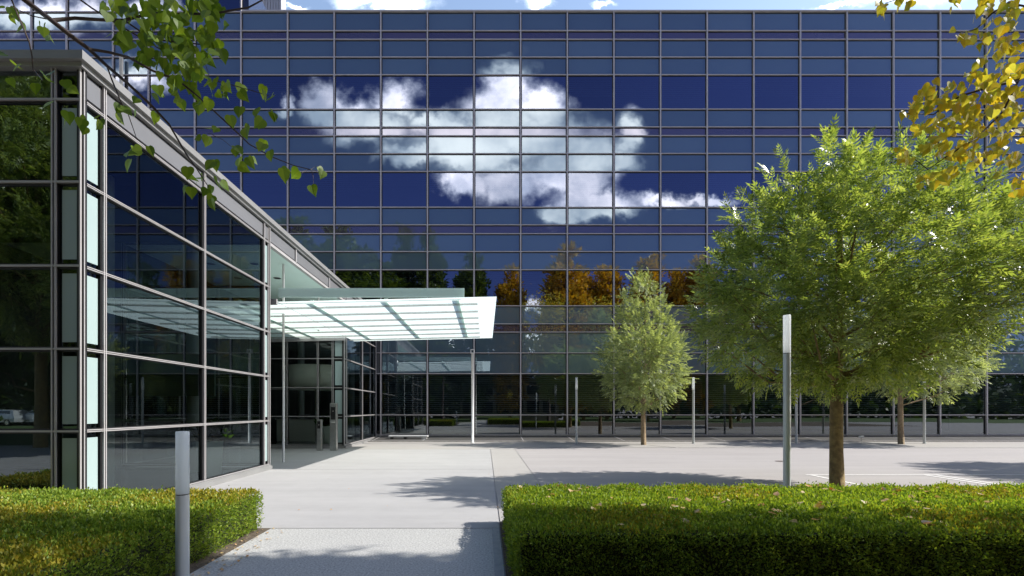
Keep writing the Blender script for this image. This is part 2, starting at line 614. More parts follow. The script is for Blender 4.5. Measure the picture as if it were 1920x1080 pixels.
sheet('ground', rect(-600, 600, -600, 600), -.012, ROADM)
sheet('road', rect(1.17, 160, 6.5, 18.75), -.004, ROADM)
sheet('plaza', rect(-14, .19, 6.14, 17.95), 0.0, PLAZA)
sheet('walkway', rect(.21, 1.15, 6.5, 17.95), 0.0, PAVE)
sheet('pavement', rect(-5.7, 1.15, 17.97, 21.9), 0.0, PAVE)
sheet('pavement', rect(1.15, 60, 18.78, 21.9), 0.002, PAVE)
sheet('path', rect(-2.86, .09, -6, 6.12), 0.0, PATHM)
sheet('soil', rect(-9, -2.86, -6, 6.4), -.002, SOIL)
sheet('soil', rect(.20, 40, -6, 6.48), -.002, SOIL)
sheet('lawn', rect(-120, 120, -34, -7), 0.0, GRASS)
b = MB().box(.09, .19, -6, 6.13, -.05, .012, bev=.004)
structure(b.build('kerb_strip', EDGING))
b = MB().box(-5.6, 1.1, 21.9, 22.05, -.05, .05, bev=.012)
b.box(1.1, 60, 21.9, 22.05, -.05, .05, bev=.012)
structure(b.build('kerb', KERB))


def marking(pts):
    sheet('road_marking', pts, .002, MARK)


marking(rect(7.75, 11.2, 11.05, 11.13))
marking(rect(7.8, 7.9, 8.6, 11.04))
marking(rect(10.55, 10.65, 8.6, 11.04))
marking(rect(10.80, 10.90, 8.6, 11.04))
marking(rect(13.5, 13.6, 8.6, 11.04))
marking(rect(11.3, 30, 11.05, 11.13))
for k in range(9):
    marking(rect(7.25 + k * .72, 7.25 + k * .72 + (.42 if k < 8 else .1), 18.60, 18.68))
marking(rect(14.2, 34, 18.60, 18.68))
marking([(7.05, 19.9), (7.15, 19.9), (7.9, 18.7), (7.8, 18.7)])
# joints in the forecourt and a drain lid
sheet('joint', rect(-14, .19, 11.98, 11.995), .003, RUBBER_JOINT)
b = MB()
b.lathe(9.0, 13.9, [(.001, .004), (.19, .004), (.2, 0.0)], 20)
tag(b.build('drain_cover', simple('rusty iron', (.16, .13, .12), rough=.7)), 'small dark round drain cover in the pale road', 'drain cover')

# ------------------------------------------------------------------ the office building
FY = 24.0
S = FY / F
X = lambda px: (px - CX) * S
Z = lambda py: EYE + (HY - py) * S
cols_px = [-27, 60, 126, 213, 279.3, 366] + [452.7 + 87.24 * k for k in range(20)]
rows_px = [23, 58.5, 74.7, 108, 141, 205.4, 238.8, 255, 288.4, 322, 389, 422, 438.5, 472, 506, 573.7, 607.4, 622.8, 661.8, 700.5, 777.9, 815.6]
kind_of = {4: 'v', 9: 'v', 14: 'v', 19: 'g', 20: 'l', 1: 'n', 6: 'n', 11: 'n', 16: 'n'}
tall_rows = [-45, -12, 23]
bld = empty('office_building', (0, FY, 0), 'long dark blue glass office building with a gridded mirror facade reflecting a big white cloud', 'building')
XL, XR = X(cols_px[0]), X(cols_px[-1])
pane_cache = {}


def pane(name, x0, x1, z0, z1, m, parent, tilt=.0021):
    w, h = round(x1 - x0, 3), round(z1 - z0, 3)
    key = (w, h, m.name)
    if key not in pane_cache:
        me = bpy.data.meshes.new(name)
        me.from_pydata([(-w / 2, 0, -h / 2), (w / 2, 0, -h / 2), (w / 2, 0, h / 2), (-w / 2, 0, h / 2)], [], [(0, 1, 2, 3)])
        me.materials.append(m)
        pane_cache[key] = me
    o = link(name, pane_cache[key], parent, ((x0 + x1) / 2, .012, (z0 + z1) / 2))
    o.rotation_euler = (random.gauss(0, tilt), 0, random.gauss(0, tilt))
    return o


slat_cache = {}


def blind(win, w, h, share):
    key = (round(w, 2), round(h, 2), round(share, 1))
    if key not in slat_cache:
        bb = MB()
        n = int(h * share / .11)
        for k in range(n):
            z = h / 2 - .05 - k * .11
            bb.face([(-w / 2 + .08, .30, z), (w / 2 - .08, .30, z), (w / 2 - .08, .345, z - .055), (-w / 2 + .08, .345, z - .055)])
        o = bb.build('blind', BLIND, win)
        slat_cache[key] = o.data
        return o
    return link('blind', slat_cache[key], win)


spare = MB()
n_span = 0
for ci in range(len(cols_px) - 1):
    x0, x1 = X(cols_px[ci]), X(cols_px[ci + 1])
    cen = (cols_px[ci] + cols_px[ci + 1]) / 2
    rr = [(i, rows_px[i], rows_px[i + 1]) for i in range(len(rows_px) - 1)]
    if cols_px[ci] < 440:
        rr += [(-1, -12, 23), (-2, -45, -12)]
    for i, ya, yb in rr:
        z0, z1 = Z(yb), Z(ya)
        if cen < 700 and z1 < 6.45:
            continue
        k = kind_of.get(i, 's')
        if i == -2: k = 'n'
        if i == -1: k = 'v'
        if k in 'vg':
            w = pane('window', x0, x1, z0, z1, VISION if k == 'v' else GROUND_GLASS, bld)
            blind(w, x1 - x0, z1 - z0, 1.0 if k == 'g' else random.choice((.3, .5, .5, .8)))
        elif k == 'l':
            pane('lower_pane', x0, x1, z0, z1, GROUND_GLASS, bld)
        elif k == 'n':
            pane('strip_panel', x0, x1, z0, z1, STRIP, bld)
        else:
            vis = (i in (13, 15, 17, 18, 10, 8)) and 452 < cen < 1920 and n_span < 100
            if vis:
                n_span += 1
                pane('spandrel_panel', x0, x1, z0, z1, SPAN, bld)
            else:
                a, c = random.gauss(0, .0015), random.gauss(0, .0015)
                hx, hz = (x1 - x0) / 2, (z1 - z0) / 2
                spare.face([(x0, .012 - a * hx - c * hz, z0), (x1, .012 + a * hx - c * hz, z0), (x1, .012 + a * hx + c * hz, z1), (x0, .012 - a * hx + c * hz, z1)])
o = spare.build('spandrel_panels', SPAN, bld)
o['kind'] = 'stuff'
TOPZ = Z(23)
for px in cols_px:
    x = X(px)
    z1 = Z(-45) if px < 455 else TOPZ
    z0 = 6.3 if px < 700 else Z(815.6)
    b = MB()
    b.box(x - .075, x + .075, -.003, .004, z0, z1, 1)
    b.box(x - .030, x + .030, -.075, -.004, z0, z1 - .004, 0)
    b.build('mullion', [ALU, GASKET], bld)
for i, py in enumerate(rows_px + [-12, -45]):
    z = Z(py)
    x0 = XL if z > 6.3 else X(704)
    x1 = XR if py >= 20 else X(452.7)
    b = MB()
    b.box(x0, x1, 0.0, .006, z - .065, z + .026, 1)
    b.box(x0, x1, -.055, -.001, z - .019, z + .019, 0)
    b.build('transom', [ALU, GASKET], bld)
# floors, ceilings and back wall behind the glass
for (za, zb) in ((Z(322), Z(205.4)), (Z(506), Z(389)), (Z(700.5), Z(573.7)), (Z(141), Z(23))):
    b = MB().box(XL + .1, XR - .1, .06, 9.0, za + .02, zb - .02)
    b.build('floor_slab', CEIL, bld)
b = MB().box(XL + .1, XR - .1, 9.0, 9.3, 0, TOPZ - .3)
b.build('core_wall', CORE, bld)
b = MB().box(XL, XR, .1, 26, TOPZ - .25, TOPZ + .02)
b.build('roof', COPING, bld)
b = MB().box(X(455), XR + .05, -.09, .5, TOPZ - .005, TOPZ + .055)
b.build('coping', ALU, bld)
b = MB().box(XL - .2, X(452.7), .15, 9, TOPZ + .1, Z(-45) - .05)
b.box(X(452.7) - .02, X(466), .02, 9, TOPZ + .03, Z(-45) - .04)
b.build('tower_wall', simple('dark blue tower panel', (.02, .03, .08), rough=.2, spec=.8), bld)
b = MB().box(XR - .02, XR + .3, .05, 26, 0, TOPZ - .3)
b.build('end_wall', RIBBED, bld)
b = MB()
b.tube([(X(232), -.16, 6.3), (X(232), -.16, Z(112))], .085, 14)
b.build('downpipe', WHITE_METAL, bld, smooth=True)
# the sloping apron with a pale joint under every mullion
b = MB()
xa, xb = X(704), XR
b.face([(xa, -1.95, .03), (xb, -1.95, .03), (xb, -.02, .145), (xa, -.02, .145)], 0)
b.face([(xa, -.02, .145), (xb, -.02, .145), (xb, -.02, .26), (xa, -.02, .26)], 2)
for px in cols_px:
    if px < 700: continue
    x = X(px)
    b.face([(x - .025, -1.9, .038), (x + .025, -1.9, .038), (x + .025, -.06, .148), (x - .025, -.06, .148)], 1)
b.build('apron', [APRON, ALU_P, KERB], bld)
b = MB().box(xa, xb, -1.72, -1.68, .048, .062)
b.build('apron_rail', ALU, bld)

# plant room on the roof
rp = empty('rooftop_plant_room', (-16.5, 31, TOPZ + .02), 'pale ribbed metal plant room standing on the roof of the glass office building', 'plant room')
b = MB()
for k in range(34):
    x = -2.9 + k * .18
    b.box(x, x + .13, -1.06, -1.0, 0, 11.5)
b.box(-3.0, 3.12, -.995, -.2, 0, 11.5)
b.build('wall', RIBBED, rp)
b = MB()
for x in (.55, 1.85): b.box(x, x + .06, -1.12, -1.065, 0, 11.4)
b.build('pole', WHITE_METAL, rp)

# ------------------------------------------------------------------ the entrance pavilion
PX = -5.71
YC, YM0, YM1, YM2, YE = 6.48, 6.84, 9.28, 11.78, 12.07
RB = 18.5
TZ = [.13, 1.28, 2.44, 3.61, 4.79, 5.95]
FZ0, FZ1, CZ = 5.95, 6.38, 6.57
XW = -15.0
pav = empty('glass_pavilion', (PX, YC, 0), 'dark glazed flat roofed entrance pavilion with silver mullions at the left', 'building')
L = lambda p: tuple(Vector(p) - Vector((PX, YC, 0)))


def pquad(name, pts, m, parent=pav):
    b = MB()
    b.face([L(p) for p in pts])
    return b.build(name, m, parent)


def pbox(bb, x0, x1, y0, y1, z0, z1, mi=0):
    bb.box(x0 - PX, x1 - PX, y0 - YC, y1 - YC, z0, z1, mi)


def side_wall(ys, x=PX, tz=TZ, opal=()):
    for j in range(len(ys) - 1):
        for i in range(len(tz) - 1):
            y0, y1, z0, z1 = ys[j], ys[j + 1], tz[i], tz[i + 1]
            pquad('window', [(x - .02, y0, z0), (x - .02, y1, z0), (x - .02, y1, z1), (x - .02, y0, z1)], PAV_GLASS)
            if j in opal:
                q = min(.10, (y1 - y0) * .26)
                b = MB()
                pbox(b, x - .06, x - .035, y0, y1, z0, z1, 1)
                pbox(b, x - .034, x - .008, y0 + q, y1 - q * .8, z0 + .1, z1 - .1, 0)
                b.build('opal_panel', [OPAL, GASKET], pav)
    for y in ys:
        b = MB()
        pbox(b, x - .05, x + .014, y - (.050 if y > YC else .012), y + .050, tz[0], FZ1, 1)
        for d in ((-.017, .017) if y > YC else (.004,)):
            pbox(b, x + .015, x + .045, y + d - .008, y + d + .008, tz[0], FZ1, 0)
        pbox(b, x + .0145, x + .028, y - (.0085 if y > YC else .003), y + .0085, tz[0], FZ1, 2)
        b.build('mullion', [ALU_P, GASKET, STEEL], pav)
    for z in tz:
        b = MB()
        pbox(b, x - .045, x + .010, ys[0], ys[-1], z - .035, z + .035, 1)
        for d in (-.013, .013):
            pbox(b, x + .0105, x + .040, ys[0], ys[-1], z + d - .006, z + d + .006, 0)
        pbox(b, x + .0102, x + .024, ys[0], ys[-1], z - .0065, z + .0065, 2)
        b.build('transom', [ALU_P, GASKET, STEEL], pav)


def front_wall(xs, y, tz=TZ, opal=(), gm=PAV_GLASS):
    for j in range(len(xs) - 1):
        for i in range(len(tz) - 1):
            x0, x1, z0, z1 = xs[j], xs[j + 1], tz[i], tz[i + 1]
            pquad('window', [(x0, y + .02, z0), (x1, y + .02, z0), (x1, y + .02, z1), (x0, y + .02, z1)], gm)
            if j in opal:
                b = MB()
                pbox(b, x0, x1, y + .022, y + .05, z0, z1, 1)
                pbox(b, x0 + .085, x1 - .07, y + .008, y + .012, z0 + .1, z1 - .1, 0)
                b.build('opal_panel', [OPAL, GASKET], pav)
    for x in xs:
        b = MB()
        pbox(b, x - .040, x + .040, y - .014, y + .05, tz[0], FZ1, 1)
        for d in ((-.024, .024) if x < PX - .1 else (.012,)):
            pbox(b, x + d - .009, x + d + .009, y - .040, y - .015, tz[0], FZ1, 0)
        b.build('mullion', [ALU_P, GASKET], pav)
    for z in tz:
        b = MB()
        pbox(b, xs[0], xs[-1], y - .010, y + .045, z - .035, z + .035, 1)
        pbox(b, xs[0], xs[-1], y - .038, y - .0105, z - .014, z + .014, 0)
        b.build('transom', [ALU_P, GASKET], pav)


side_wall([YC, YM0, YM1, YM2, YE], opal=(0, 3))
front_wall([XW, -11.2, -8.65, -6.07, PX], YC, opal=(3,))
for xa_, xb_ in zip([XW, -11.2, -8.65, -6.07], [-11.2, -8.65, -6.07, PX]):
    pquad('window', [(xa_, YC + .02, FZ0), (xb_, YC + .02, FZ0), (xb_, YC + .02, FZ1), (xa_, YC + .02, FZ1)], PAV_GLASS)
# back of the front volume towards the recess, the recess's end wall and the rear volume
front_wall([-9.5, -7.6, PX], YE - .02)
side_wall([YE, 14.2, 16.3, RB], x=-9.5)
front_wall([-9.5, -8.0, -6.75, -6.15, PX], RB, opal=(3,), gm=CLEAR_GLASS)
side_wall([RB, 18.78, 21.2, 23.84], opal=(0,))
# fascia panels, coping, roof, soffit, plinth
ysf = [YC, YM0, YM1, YM2, YE, 13.75, 16.7, RB, 18.78, 21.2, 23.84]
for a, c in zip(ysf[:-1], ysf[1:]):
    b = MB()
    pbox(b, PX - .05, PX - .002, a, c, FZ0 + .03, FZ1, 1)
    pbox(b, PX - .0015, PX + .012, a + .05, c - .05, FZ0 + .08, FZ1 - .04, 0)
    b.build('fascia_panel', [FASCIA, GASKET], pav)
for y in (13.75, 16.7):
    b = MB(); pbox(b, PX + .002, PX + .045, y - .028, y + .028, FZ0, FZ1); b.build('mullion', ALU_P, pav)
b = MB(); pbox(b, PX - .06, PX + .045, YE, RB, FZ0 - .05, FZ0 + .028); b.build('transom', ALU_P, pav)
b = MB()
pbox(b, XW, PX + .13, YC - .13, 23.9, FZ1 + .07, CZ)
pbox(b, XW, PX + .075, YC - .075, 23.9, FZ1 + .001, FZ1 + .069)
b.build('coping', COPING, pav)
b = MB(); pbox(b, XW, PX - .06, YC + .06, 23.9, FZ1 - .12, FZ1); b.build('roof', COPING, pav)
b = MB(); pbox(b, -9.5, PX - .065, YE + .04, RB - .05, FZ0 - .03, FZ0 + .05); b.build('soffit', SOFFIT, pav)
b = MB()
for y in (13.7, 15.2, 16.7):
    for x in (-6.9, -8.2):
        b.lathe(x - PX, y - YC, [(.001, FZ0 - .036), (.11, FZ0 - .036), (.12, FZ0 - .03)], 16)
b.build('downlight', DARK, pav)
b = MB()
pbox(b, PX - .02, PX + .09, YC - .05, YE + .04, -.02, .095)
pbox(b, PX - .02, PX + .055, YC - .03, YE + .02, .095, .128)
b.build('plinth', COPING, pav)
for q_ in ((XW, PX - .021, YC - .05, YC + .05, -.02, .12), (PX - .02, PX + .09, RB - .04, 23.9, -.02, .095), (-9.4, PX - .021, RB - .05, RB + .03, -.02, .09)):
    b = MB(); pbox(b, *q_); b.build('plinth', COPING, pav)
# insides
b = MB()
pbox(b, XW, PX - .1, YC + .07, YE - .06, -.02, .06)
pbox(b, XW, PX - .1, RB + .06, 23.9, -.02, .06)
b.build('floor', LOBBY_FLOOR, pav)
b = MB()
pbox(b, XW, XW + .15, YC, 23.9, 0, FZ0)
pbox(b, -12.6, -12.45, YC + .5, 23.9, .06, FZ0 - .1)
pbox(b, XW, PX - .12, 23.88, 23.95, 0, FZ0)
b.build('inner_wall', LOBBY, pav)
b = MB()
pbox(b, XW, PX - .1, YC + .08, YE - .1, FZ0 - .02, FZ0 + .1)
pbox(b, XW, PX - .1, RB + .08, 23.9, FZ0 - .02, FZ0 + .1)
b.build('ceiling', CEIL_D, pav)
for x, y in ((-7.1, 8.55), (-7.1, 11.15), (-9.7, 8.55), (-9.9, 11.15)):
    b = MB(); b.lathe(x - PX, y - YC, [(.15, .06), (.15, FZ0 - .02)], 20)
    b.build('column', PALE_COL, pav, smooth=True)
b = MB(); pbox(b, -8.6, -6.5, 11.0, 11.06, 1.9, 2.9); pbox(b, -9.4, -8.9, 10.2, 10.6, .06, 1.1)
b.build('wall_screen', simple('green grey wall screen', (.22, .32, .25), rough=.4, scale=.6), pav)
# revolving door drum behind the recess wall
dr = MB()
dr.lathe(-7.35 - PX, 20.05 - YC, [(1.30, 2.42), (1.33, 2.42), (1.33, 3.42), (1.25, 3.42)], 40)
drum = dr.build('drum', DRUM, pav, smooth=True)
b = MB()
for a in (0.4, 1.97, 3.54, 5.11):
    for rr in (.06, 1.24):
        px_, py_ = -7.35 + rr * math.cos(a) - PX, 20.05 + rr * math.sin(a) - YC
        b.tube([(px_, py_, .06), (px_, py_, 2.42)], .03, 8)
b.build('door_wing', STEEL, drum)
b = MB()
pbox(b, -8.02, -7.98, RB + .10, RB + .15, .06, 2.42)
pbox(b, -9.0, -8.96, RB + .10, RB + .15, .06, 2.42)
pbox(b, -8.96, -8.02, RB + .10, RB + .15, 2.36, 2.42)
b.build('door_frame', ALU_P, pav)
for x, y in ((-6.55, 22.4), (-9.2, 22.9), (-10.6, 20.6)):
    b = MB(); b.lathe(x - PX, y - YC, [(.16, .06), (.16, FZ0 - .02)], 20)
    b.build('column', PALE_COL, pav, smooth=True)

# planter inside the glass and its plant
pl = empty('plant_pot', (-6.08, 10.22, .06), 'pale mint square planter with a green plant behind the pavilion glass', 'planter')
b = MB()
b.v += [(-.13, -.13, 0), (.13, -.13, 0), (.13, .13, 0), (-.13, .13, 0), (-.17, -.17, .82), (.17, -.17, .82), (.17, .17, .82), (-.17, .17, .82),
        (-.14, -.14, .82), (.14, -.14, .82), (.14, .14, .82), (-.14, .14, .82), (-.14, -.14, .74), (.14, -.14, .74), (.14, .14, .74), (-.14, .14, .74)]
for k in range(4):
    for r_ in (0, 4, 8):
        b.f.append((r_ + k, r_ + (k + 1) % 4, r_ + 4 + (k + 1) % 4, r_ + 4 + k)); b.m.append(0)
b.f.append((12, 13, 14, 15)); b.m.append(0)
b.build('pot', POT, pl)
n = 240
pos = np.array([[0, 0, .8]]) + RNG.normal(size=(n, 3)) * np.array([[.06, .06, .05]])
d = unit(n); d[:, 2] = np.abs(d[:, 2]) + .5
v, f = scatter(*DIAMOND, pos, frames(d, unit(n)), RNG.uniform(.2, .55, n))
quads('plant', v, f, PLANTG, pl)
pl.rotation_euler.z = R(48)
o = copy_tree(pl)
o.location = (-6.62, 18.95, .06)
o['label'] = 'pale planter standing in the entrance lobby behind the intercom pillars'
dk = empty('reception_desk', (-8.6, 21.6, .06), 'long pale reception desk deep in the entrance lobby', 'desk')
MB().box(-1.1, 1.1, -.3, .3, 0, 1.02, bev=.02).build('counter', DRUM, dk)
MB().box(-1.15, 1.15, -.36, .36, 1.022, 1.06, bev=.01).build('worktop', WHITE_METAL, dk)

# ------------------------------------------------------------------ the canopy
can = empty('entrance_canopy', (PX, 12.2, 0), 'white translucent glass canopy on thin rods over the pavilion entrance', 'canopy')
LC = lambda x, y, z: (x - PX, y - 12.2, z)
cz = lambda x: 4.44 + (x - PX) * (.14 / 6.0)


def cslab(bb, x0, x1, y0, y1, dz0, dz1, mi=0):
    i = len(bb.v)
    for dz in (dz0, dz1):
        for x, y in ((x0, y0), (x1, y0), (x1, y1), (x0, y1)):
            bb.v.append(LC(x, y, cz(x) + dz))
    for q in ((3, 2, 1, 0), (4, 5, 6, 7), (0, 1, 5, 4), (1, 2, 6, 5), (2, 3, 7, 6), (3, 0, 4, 7)):
        bb.f.append(tuple(i + k for k in q)); bb.m.append(mi)


bb = MB()
purl = [12.88 + k * .988 for k in range(7)]
for y0, y1 in zip([12.2] + purl, purl + [19.4]):
    p = MB()
    p.face([LC(-5.55, y0 + .008, cz(-5.55)), LC(.3, y0 + .008, cz(.3)), LC(.3, y1 - .008, cz(.3)), LC(-5.55, y1 - .008, cz(-5.55))])
    p.build('glass_panel', CANOPY, can)
p = MB()
p.face([LC(-9.2, 12.35, cz(-9.2)), LC(-5.565, 12.35, cz(-5.565)), LC(-5.565, 18.3, cz(-5.565)), LC(-9.2, 18.3, cz(-9.2))])
p.build('glass_panel', CANOPY, can)
for y in purl:
    p = MB(); cslab(p, -9.1 if y < 18.3 else -5.6, -.22, y - .016, y + .016, -.06, -.012)
    p.build('purlin', STEEL, can)
for x in (-.75, -2.72, -4.75, -6.8):
    p = MB(); cslab(p, x - .05, x + .05, 12.54, 18.9, .02, .10)
    p.build('beam', BEAMGLASS, can)
for y, x1 in ((12.45, -.57), (18.95, -.57)):
    p = MB()
    i = 0
    z1 = 4.86
    x0 = -5.6 if y < 13 else -5.6
    p.box(x0 - PX, x1 - PX, y - .03 - 12.2, y + .03 - 12.2, 4.62, z1)
    p.build('edge_beam', BEAMGLASS, can)
p = MB(); cslab(p, -9.2, -5.6, 12.3, 12.36, -.05, .1)
p.build('gutter', ALU_P, can)
p = MB(); cslab(p, -9.2, -5.6, 18.30, 18.36, -.12, -.004)
p.build('gutter', ALU_P, can)
p = MB(); p.tube([LC(-6.03, 13.7, 0), LC(-6.03, 13.7, 5.9)], .034, 14)
p.build('column', WHITE_METAL, can, smooth=True)
p = MB(); p.tube([LC(-6.0, 16.5, 4.4), LC(-6.0, 16.5, 5.9)], .035, 12)
p.build('hanger_rod', STEEL, can, smooth=True)
# ------------------------------------------------------------------ forecourt furniture
def pillar(x, y, w, h, label):
    r = empty('intercom_pillar', (x, y, 0), label, 'intercom')
    b = MB().box(-w / 2, w / 2, -.09, .09, 0, h, bev=.006)
    b.build('body', STEEL, r)
    b = MB().box(-w * .34, w * .34, -.098, -.0905, h - .62 if h > 1.5 else h - .34, h - .14 if h > 1.5 else h - .06)
    pn = b.build('panel', DARK, r)
    b = MB()
    b.lathe(0, 0, [(.001, .012), (.022, .010), (.026, 0)], 14)
    o = b.build('button', STEEL, pn)
    o.rotation_euler = (R(90), 0, 0); o.location = (0, -.0985, h - .3 if h > 1.5 else h - .2)
    if h > 1.5:
        b = MB().box(-w * .3, w * .3, -.13, -.0905, h - .74, h - .70); b.build('shelf', WHITE_METAL, r)
    return r


pillar(-5.78, 17.5, .25, 1.80, 'tall brushed steel intercom pillar beside the entrance glass')
pillar(-6.32, 17.5, .17, 1.18, 'short steel card reader post left of the tall intercom pillar')

bn = empty('bench', (-3.85, 23.0, .06), 'low white bench on the apron at the foot of the glass facade', 'bench')
MB().box(-.98, .98, -.17, .17, .12, .19, bev=.01).build('seat', WHITE_METAL, bn)
for x in (-.82, -.15, .80):
    MB().box(x - (.07 if x < .5 else .12), x + (.07 if x < .5 else .12), -.13, .13, 0, .118).build('leg', DARK if x < .5 else WHITE_METAL, bn)

pole = empty('slim_pole', tuple(at(886, 831, 21.15)), 'tall slender white pole with a small square head in front of the facade', 'pole')
pole.location.z = 0
MB().tube([(0, 0, 0), (0, 0, 4.14)], [.062, .055], 16).build('shaft', WHITE_METAL, pole, smooth=True)
b = MB().box(-.09, .09, -.09, .09, 4.141, 4.17); b.box(-.09, -.06, -.09, .09, 4.171, 4.30); b.box(.06, .09, -.09, .09, 4.171, 4.30); b.box(-.09, .09, -.09, .09, 4.301, 4.33)
b.build('head', WHITE_METAL, pole)
MB().lathe(0, 0, [(.11, .004), (.11, .02), (.064, .025)], 20).build('base_plate', WHITE_METAL, pole, smooth=False)

sp = empty('ground_spotlight', tuple(at(1615, 829, 21.4)), 'tiny floodlight on a short stem at the kerb behind the big tree', 'spotlight')
sp.location.z = .0
MB().tube([(0, 0, 0), (0, 0, .24)], .014, 8).build('stem', STEEL, sp)
MB().box(-.10, .10, -.05, .05, .241, .33, bev=.01).build('head', WHITE_METAL, sp)


def lamp(loc, h, w, light, label, group=None):
    r = empty('street_lamp', loc, label, 'lamp', group)
    q = w / 2
    MB().lathe(0, 0, [(q * 1.5, 0), (q * 1.5, .012), (q, .016), (q, h - light - .010), (q * .9, h - light - .008)], 28).build('post', LAMP_METAL, r, smooth=True).data.set_sharp_from_angle(angle=.6)
    MB().lathe(0, 0, [(q * .93, h - light - .010), (q * .93, h - light + .002)], 28).build('collar', DARK, r, smooth=True)
    MB().lathe(0, 0, [(q, h - light), (q, h - .006), (q * .93, h), (.0005, h + .001)], 28).build('diffuser', FROST, r, smooth=True).data.set_sharp_from_angle(angle=.6)
    return r


G_LAMP = 'slender round column lamps along the forecourt'
near = lamp((-2.72, 4.12, 0), 1.395, .108, .56, 'short bollard lamp with frosted top beside the left hedge', None)
big = lamp(((1475.5 - CX) * 6.95 / F, 6.95, 0), EYE + 175 * 6.95 / F, .102, .575, 'tall round column lamp with white diffuser rising behind the right hedge', G_LAMP)
far_labels = ['thin column lamp at the kerb just left of the small ash tree', 'thin column lamp at the kerb between the two ash trees', 'thin column lamp seen just left of the big tree trunk',
              'thin column lamp at the kerb right of the tan trunked tree by the facade']
for i, (px, lb) in enumerate(zip((1081, 1300, 1493, 1733), far_labels)):
    y = 20.9
    o = copy_tree(big)
    o.location = ((px - CX) * y / F, y, 0)
    o['label'] = lb
    o['group'] = G_LAMP
    if i == 0: LAMP_SRC = o

# ------------------------------------------------------------------ trees
G_ASH = 'ash trees in the forecourt'


def prof_px(rows, base_px, d):
    out = []
    for py, l, r in rows:
        out.append((EYE + (HY - py) * d / F, (base_px - l) * d / F, (r - base_px) * d / F))
    return sorted(out)


bigrows = [(232, 1548, 1588), (262, 1530, 1618), (300, 1512, 1640), (335, 1480, 1712), (368, 1405, 1742), (400, 1385, 1805), (440, 1392, 1868), (480, 1378, 1890),
           (520, 1345, 1895), (560, 1322, 1890), (600, 1318, 1860), (640, 1325, 1830), (680, 1350, 1780), (712, 1440, 1680), (725, 1500, 1640)]
bigrows = [(y, l + 14, r - 14) for y, l, r in bigrows]
TY = 9.35
tree = crown_tree('ash_tree', ((1573 - CX) * TY / F, TY, 0), prof_px(bigrows, 1573, TY), 2.3, .110, 400, 15, .30, ASH, BARK,
                  'large leafy green ash tree behind the right hedge', G_ASH, clump_r=.27, limbs=34, droop=.15, shoots=280, depth=.70)
o = copy_tree(tree)
o.location = (20.2, 10.4, 0)
o.rotation_euler.z = 2.0
o['label'] = 'ash tree beyond the right edge whose shadow falls on the road markings'
rows2 = [(515, 1186, 1198), (545, 1178, 1230), (580, 1168, 1240), (620, 1158, 1252), (650, 1132, 1276), (680, 1136, 1272), (705, 1140, 1275), (735, 1150, 1262), (760, 1185, 1240)]
T2 = 20.2
crown_tree('ash_tree', ((1208 - CX) * T2 / F, T2, 0), prof_px(rows2, 1208, T2), 1.75, .098, 215, 14, .29, ASH2, BARK_PALE,
           'small conical grey green ash tree standing alone before the glass facade', G_ASH, clump_r=.29, limbs=20, droop=.05, shoots=150)
rows3 = [(520, 1690, 1720), (560, 1665, 1760), (600, 1650, 1800), (650, 1640, 1820), (690, 1650, 1815), (720, 1655, 1800), (745, 1680, 1770)]
T3 = 20.6
crown_tree('ash_tree', ((1691 - CX) * T3 / F, T3, 0), prof_px(rows3, 1691, T3), 1.9, .10, 230, 14, .30, ASH2, BARK_PALE,
           'tan trunked ash tree by the facade, half hidden behind the big tree', G_ASH, clump_r=.34, limbs=18, droop=.15, shoots=60)


# tall trees behind the viewpoint: seen mirrored in the facade
def poplar(name, h, w, leafm, barkm):
    pr = [(h * .10, w * .30, w * .30), (h * .25, w * .5, w * .5), (h * .45, w * .5, w * .48), (h * .65, w * .44, w * .45), (h * .82, w * .34, w * .33), (h * .93, w * .20, w * .19), (h, w * .05, w * .05)]
    return crown_tree(name, (0, 0, 0), pr, h * .1, .22, 320, 40, .55, leafm, barkm, 'x', None, tpl=t_diamond(.55), clump_r=.8, limbs=16, depth=1.0, droop=.1)


DB = 13.0
FV = 2 * FY + DB
spec = [  # pixel of the mirrored top, kind, width, label
    (600, 478, 'g', 4.6, 'dark green tree mirrored beside the pavilion roof edge in the facade'),
    (690, 478, 'g', 4.4, 'dark green tree mirrored above the pale canopy near its left end'),
    (758, 432, 'g', 4.8, 'tallest slim green tree mirrored in the facade above the canopy'),
    (805, 440, 'g', 4.4, 'tall green tree mirrored in the facade, right neighbour of the tallest one'),
    (884, 482, 'g', 4.4, 'lone green tree mirrored above the canopy\'s right end'),
    (957, 500, 'y', 4.2, 'lone gold tree mirrored just right of the canopy corner'),
    (1060, 462, 'y', 5.6, 'biggest golden tree mirrored in the middle of the facade'),
    (1098, 500, 'o', 4.2, 'low orange tree mirrored against the right side of the biggest golden tree'),
    (1142, 496, 'o', 5.0, 'orange tree mirrored left of the small ash tree top'),
    (1218, 480, 'o', 5.2, 'orange tree mirrored right behind the small ash tree top'),
    (1268, 512, 'o', 4.4, 'orange brown tree mirrored between the two ash trees'),
    (1312, 484, 'o', 5.0, 'orange tree mirrored at the left edge of the big ash crown'),
    (1395, 500, 'g', 5.0, 'green tree mirrored behind the big ash crown'),
]
pro = {}
for px, py, kd, w, lb in spec:
    h = EYE + (HY - py) * FV / F
    if kd not in pro:
        pro[kd] = poplar('poplar_tree', 20.0, 5.2, {'g': GREENT, 'y': GOLDT, 'o': ORANGET}[kd], BARK)
        o = pro[kd]
    else:
        o = copy_tree(pro[kd])
    o.location = ((px - CX) * FV / F, -DB + random.uniform(-1.2, 1.2), 0)
    o.scale = (w / 5.2 * 1.12, w / 5.2 * 1.12, h / 20.0 * 1.02)
    o.rotation_euler.z = random.uniform(0, 6.28)
    o['label'] = lb
    o['group'] = 'tall poplars mirrored in the facade'
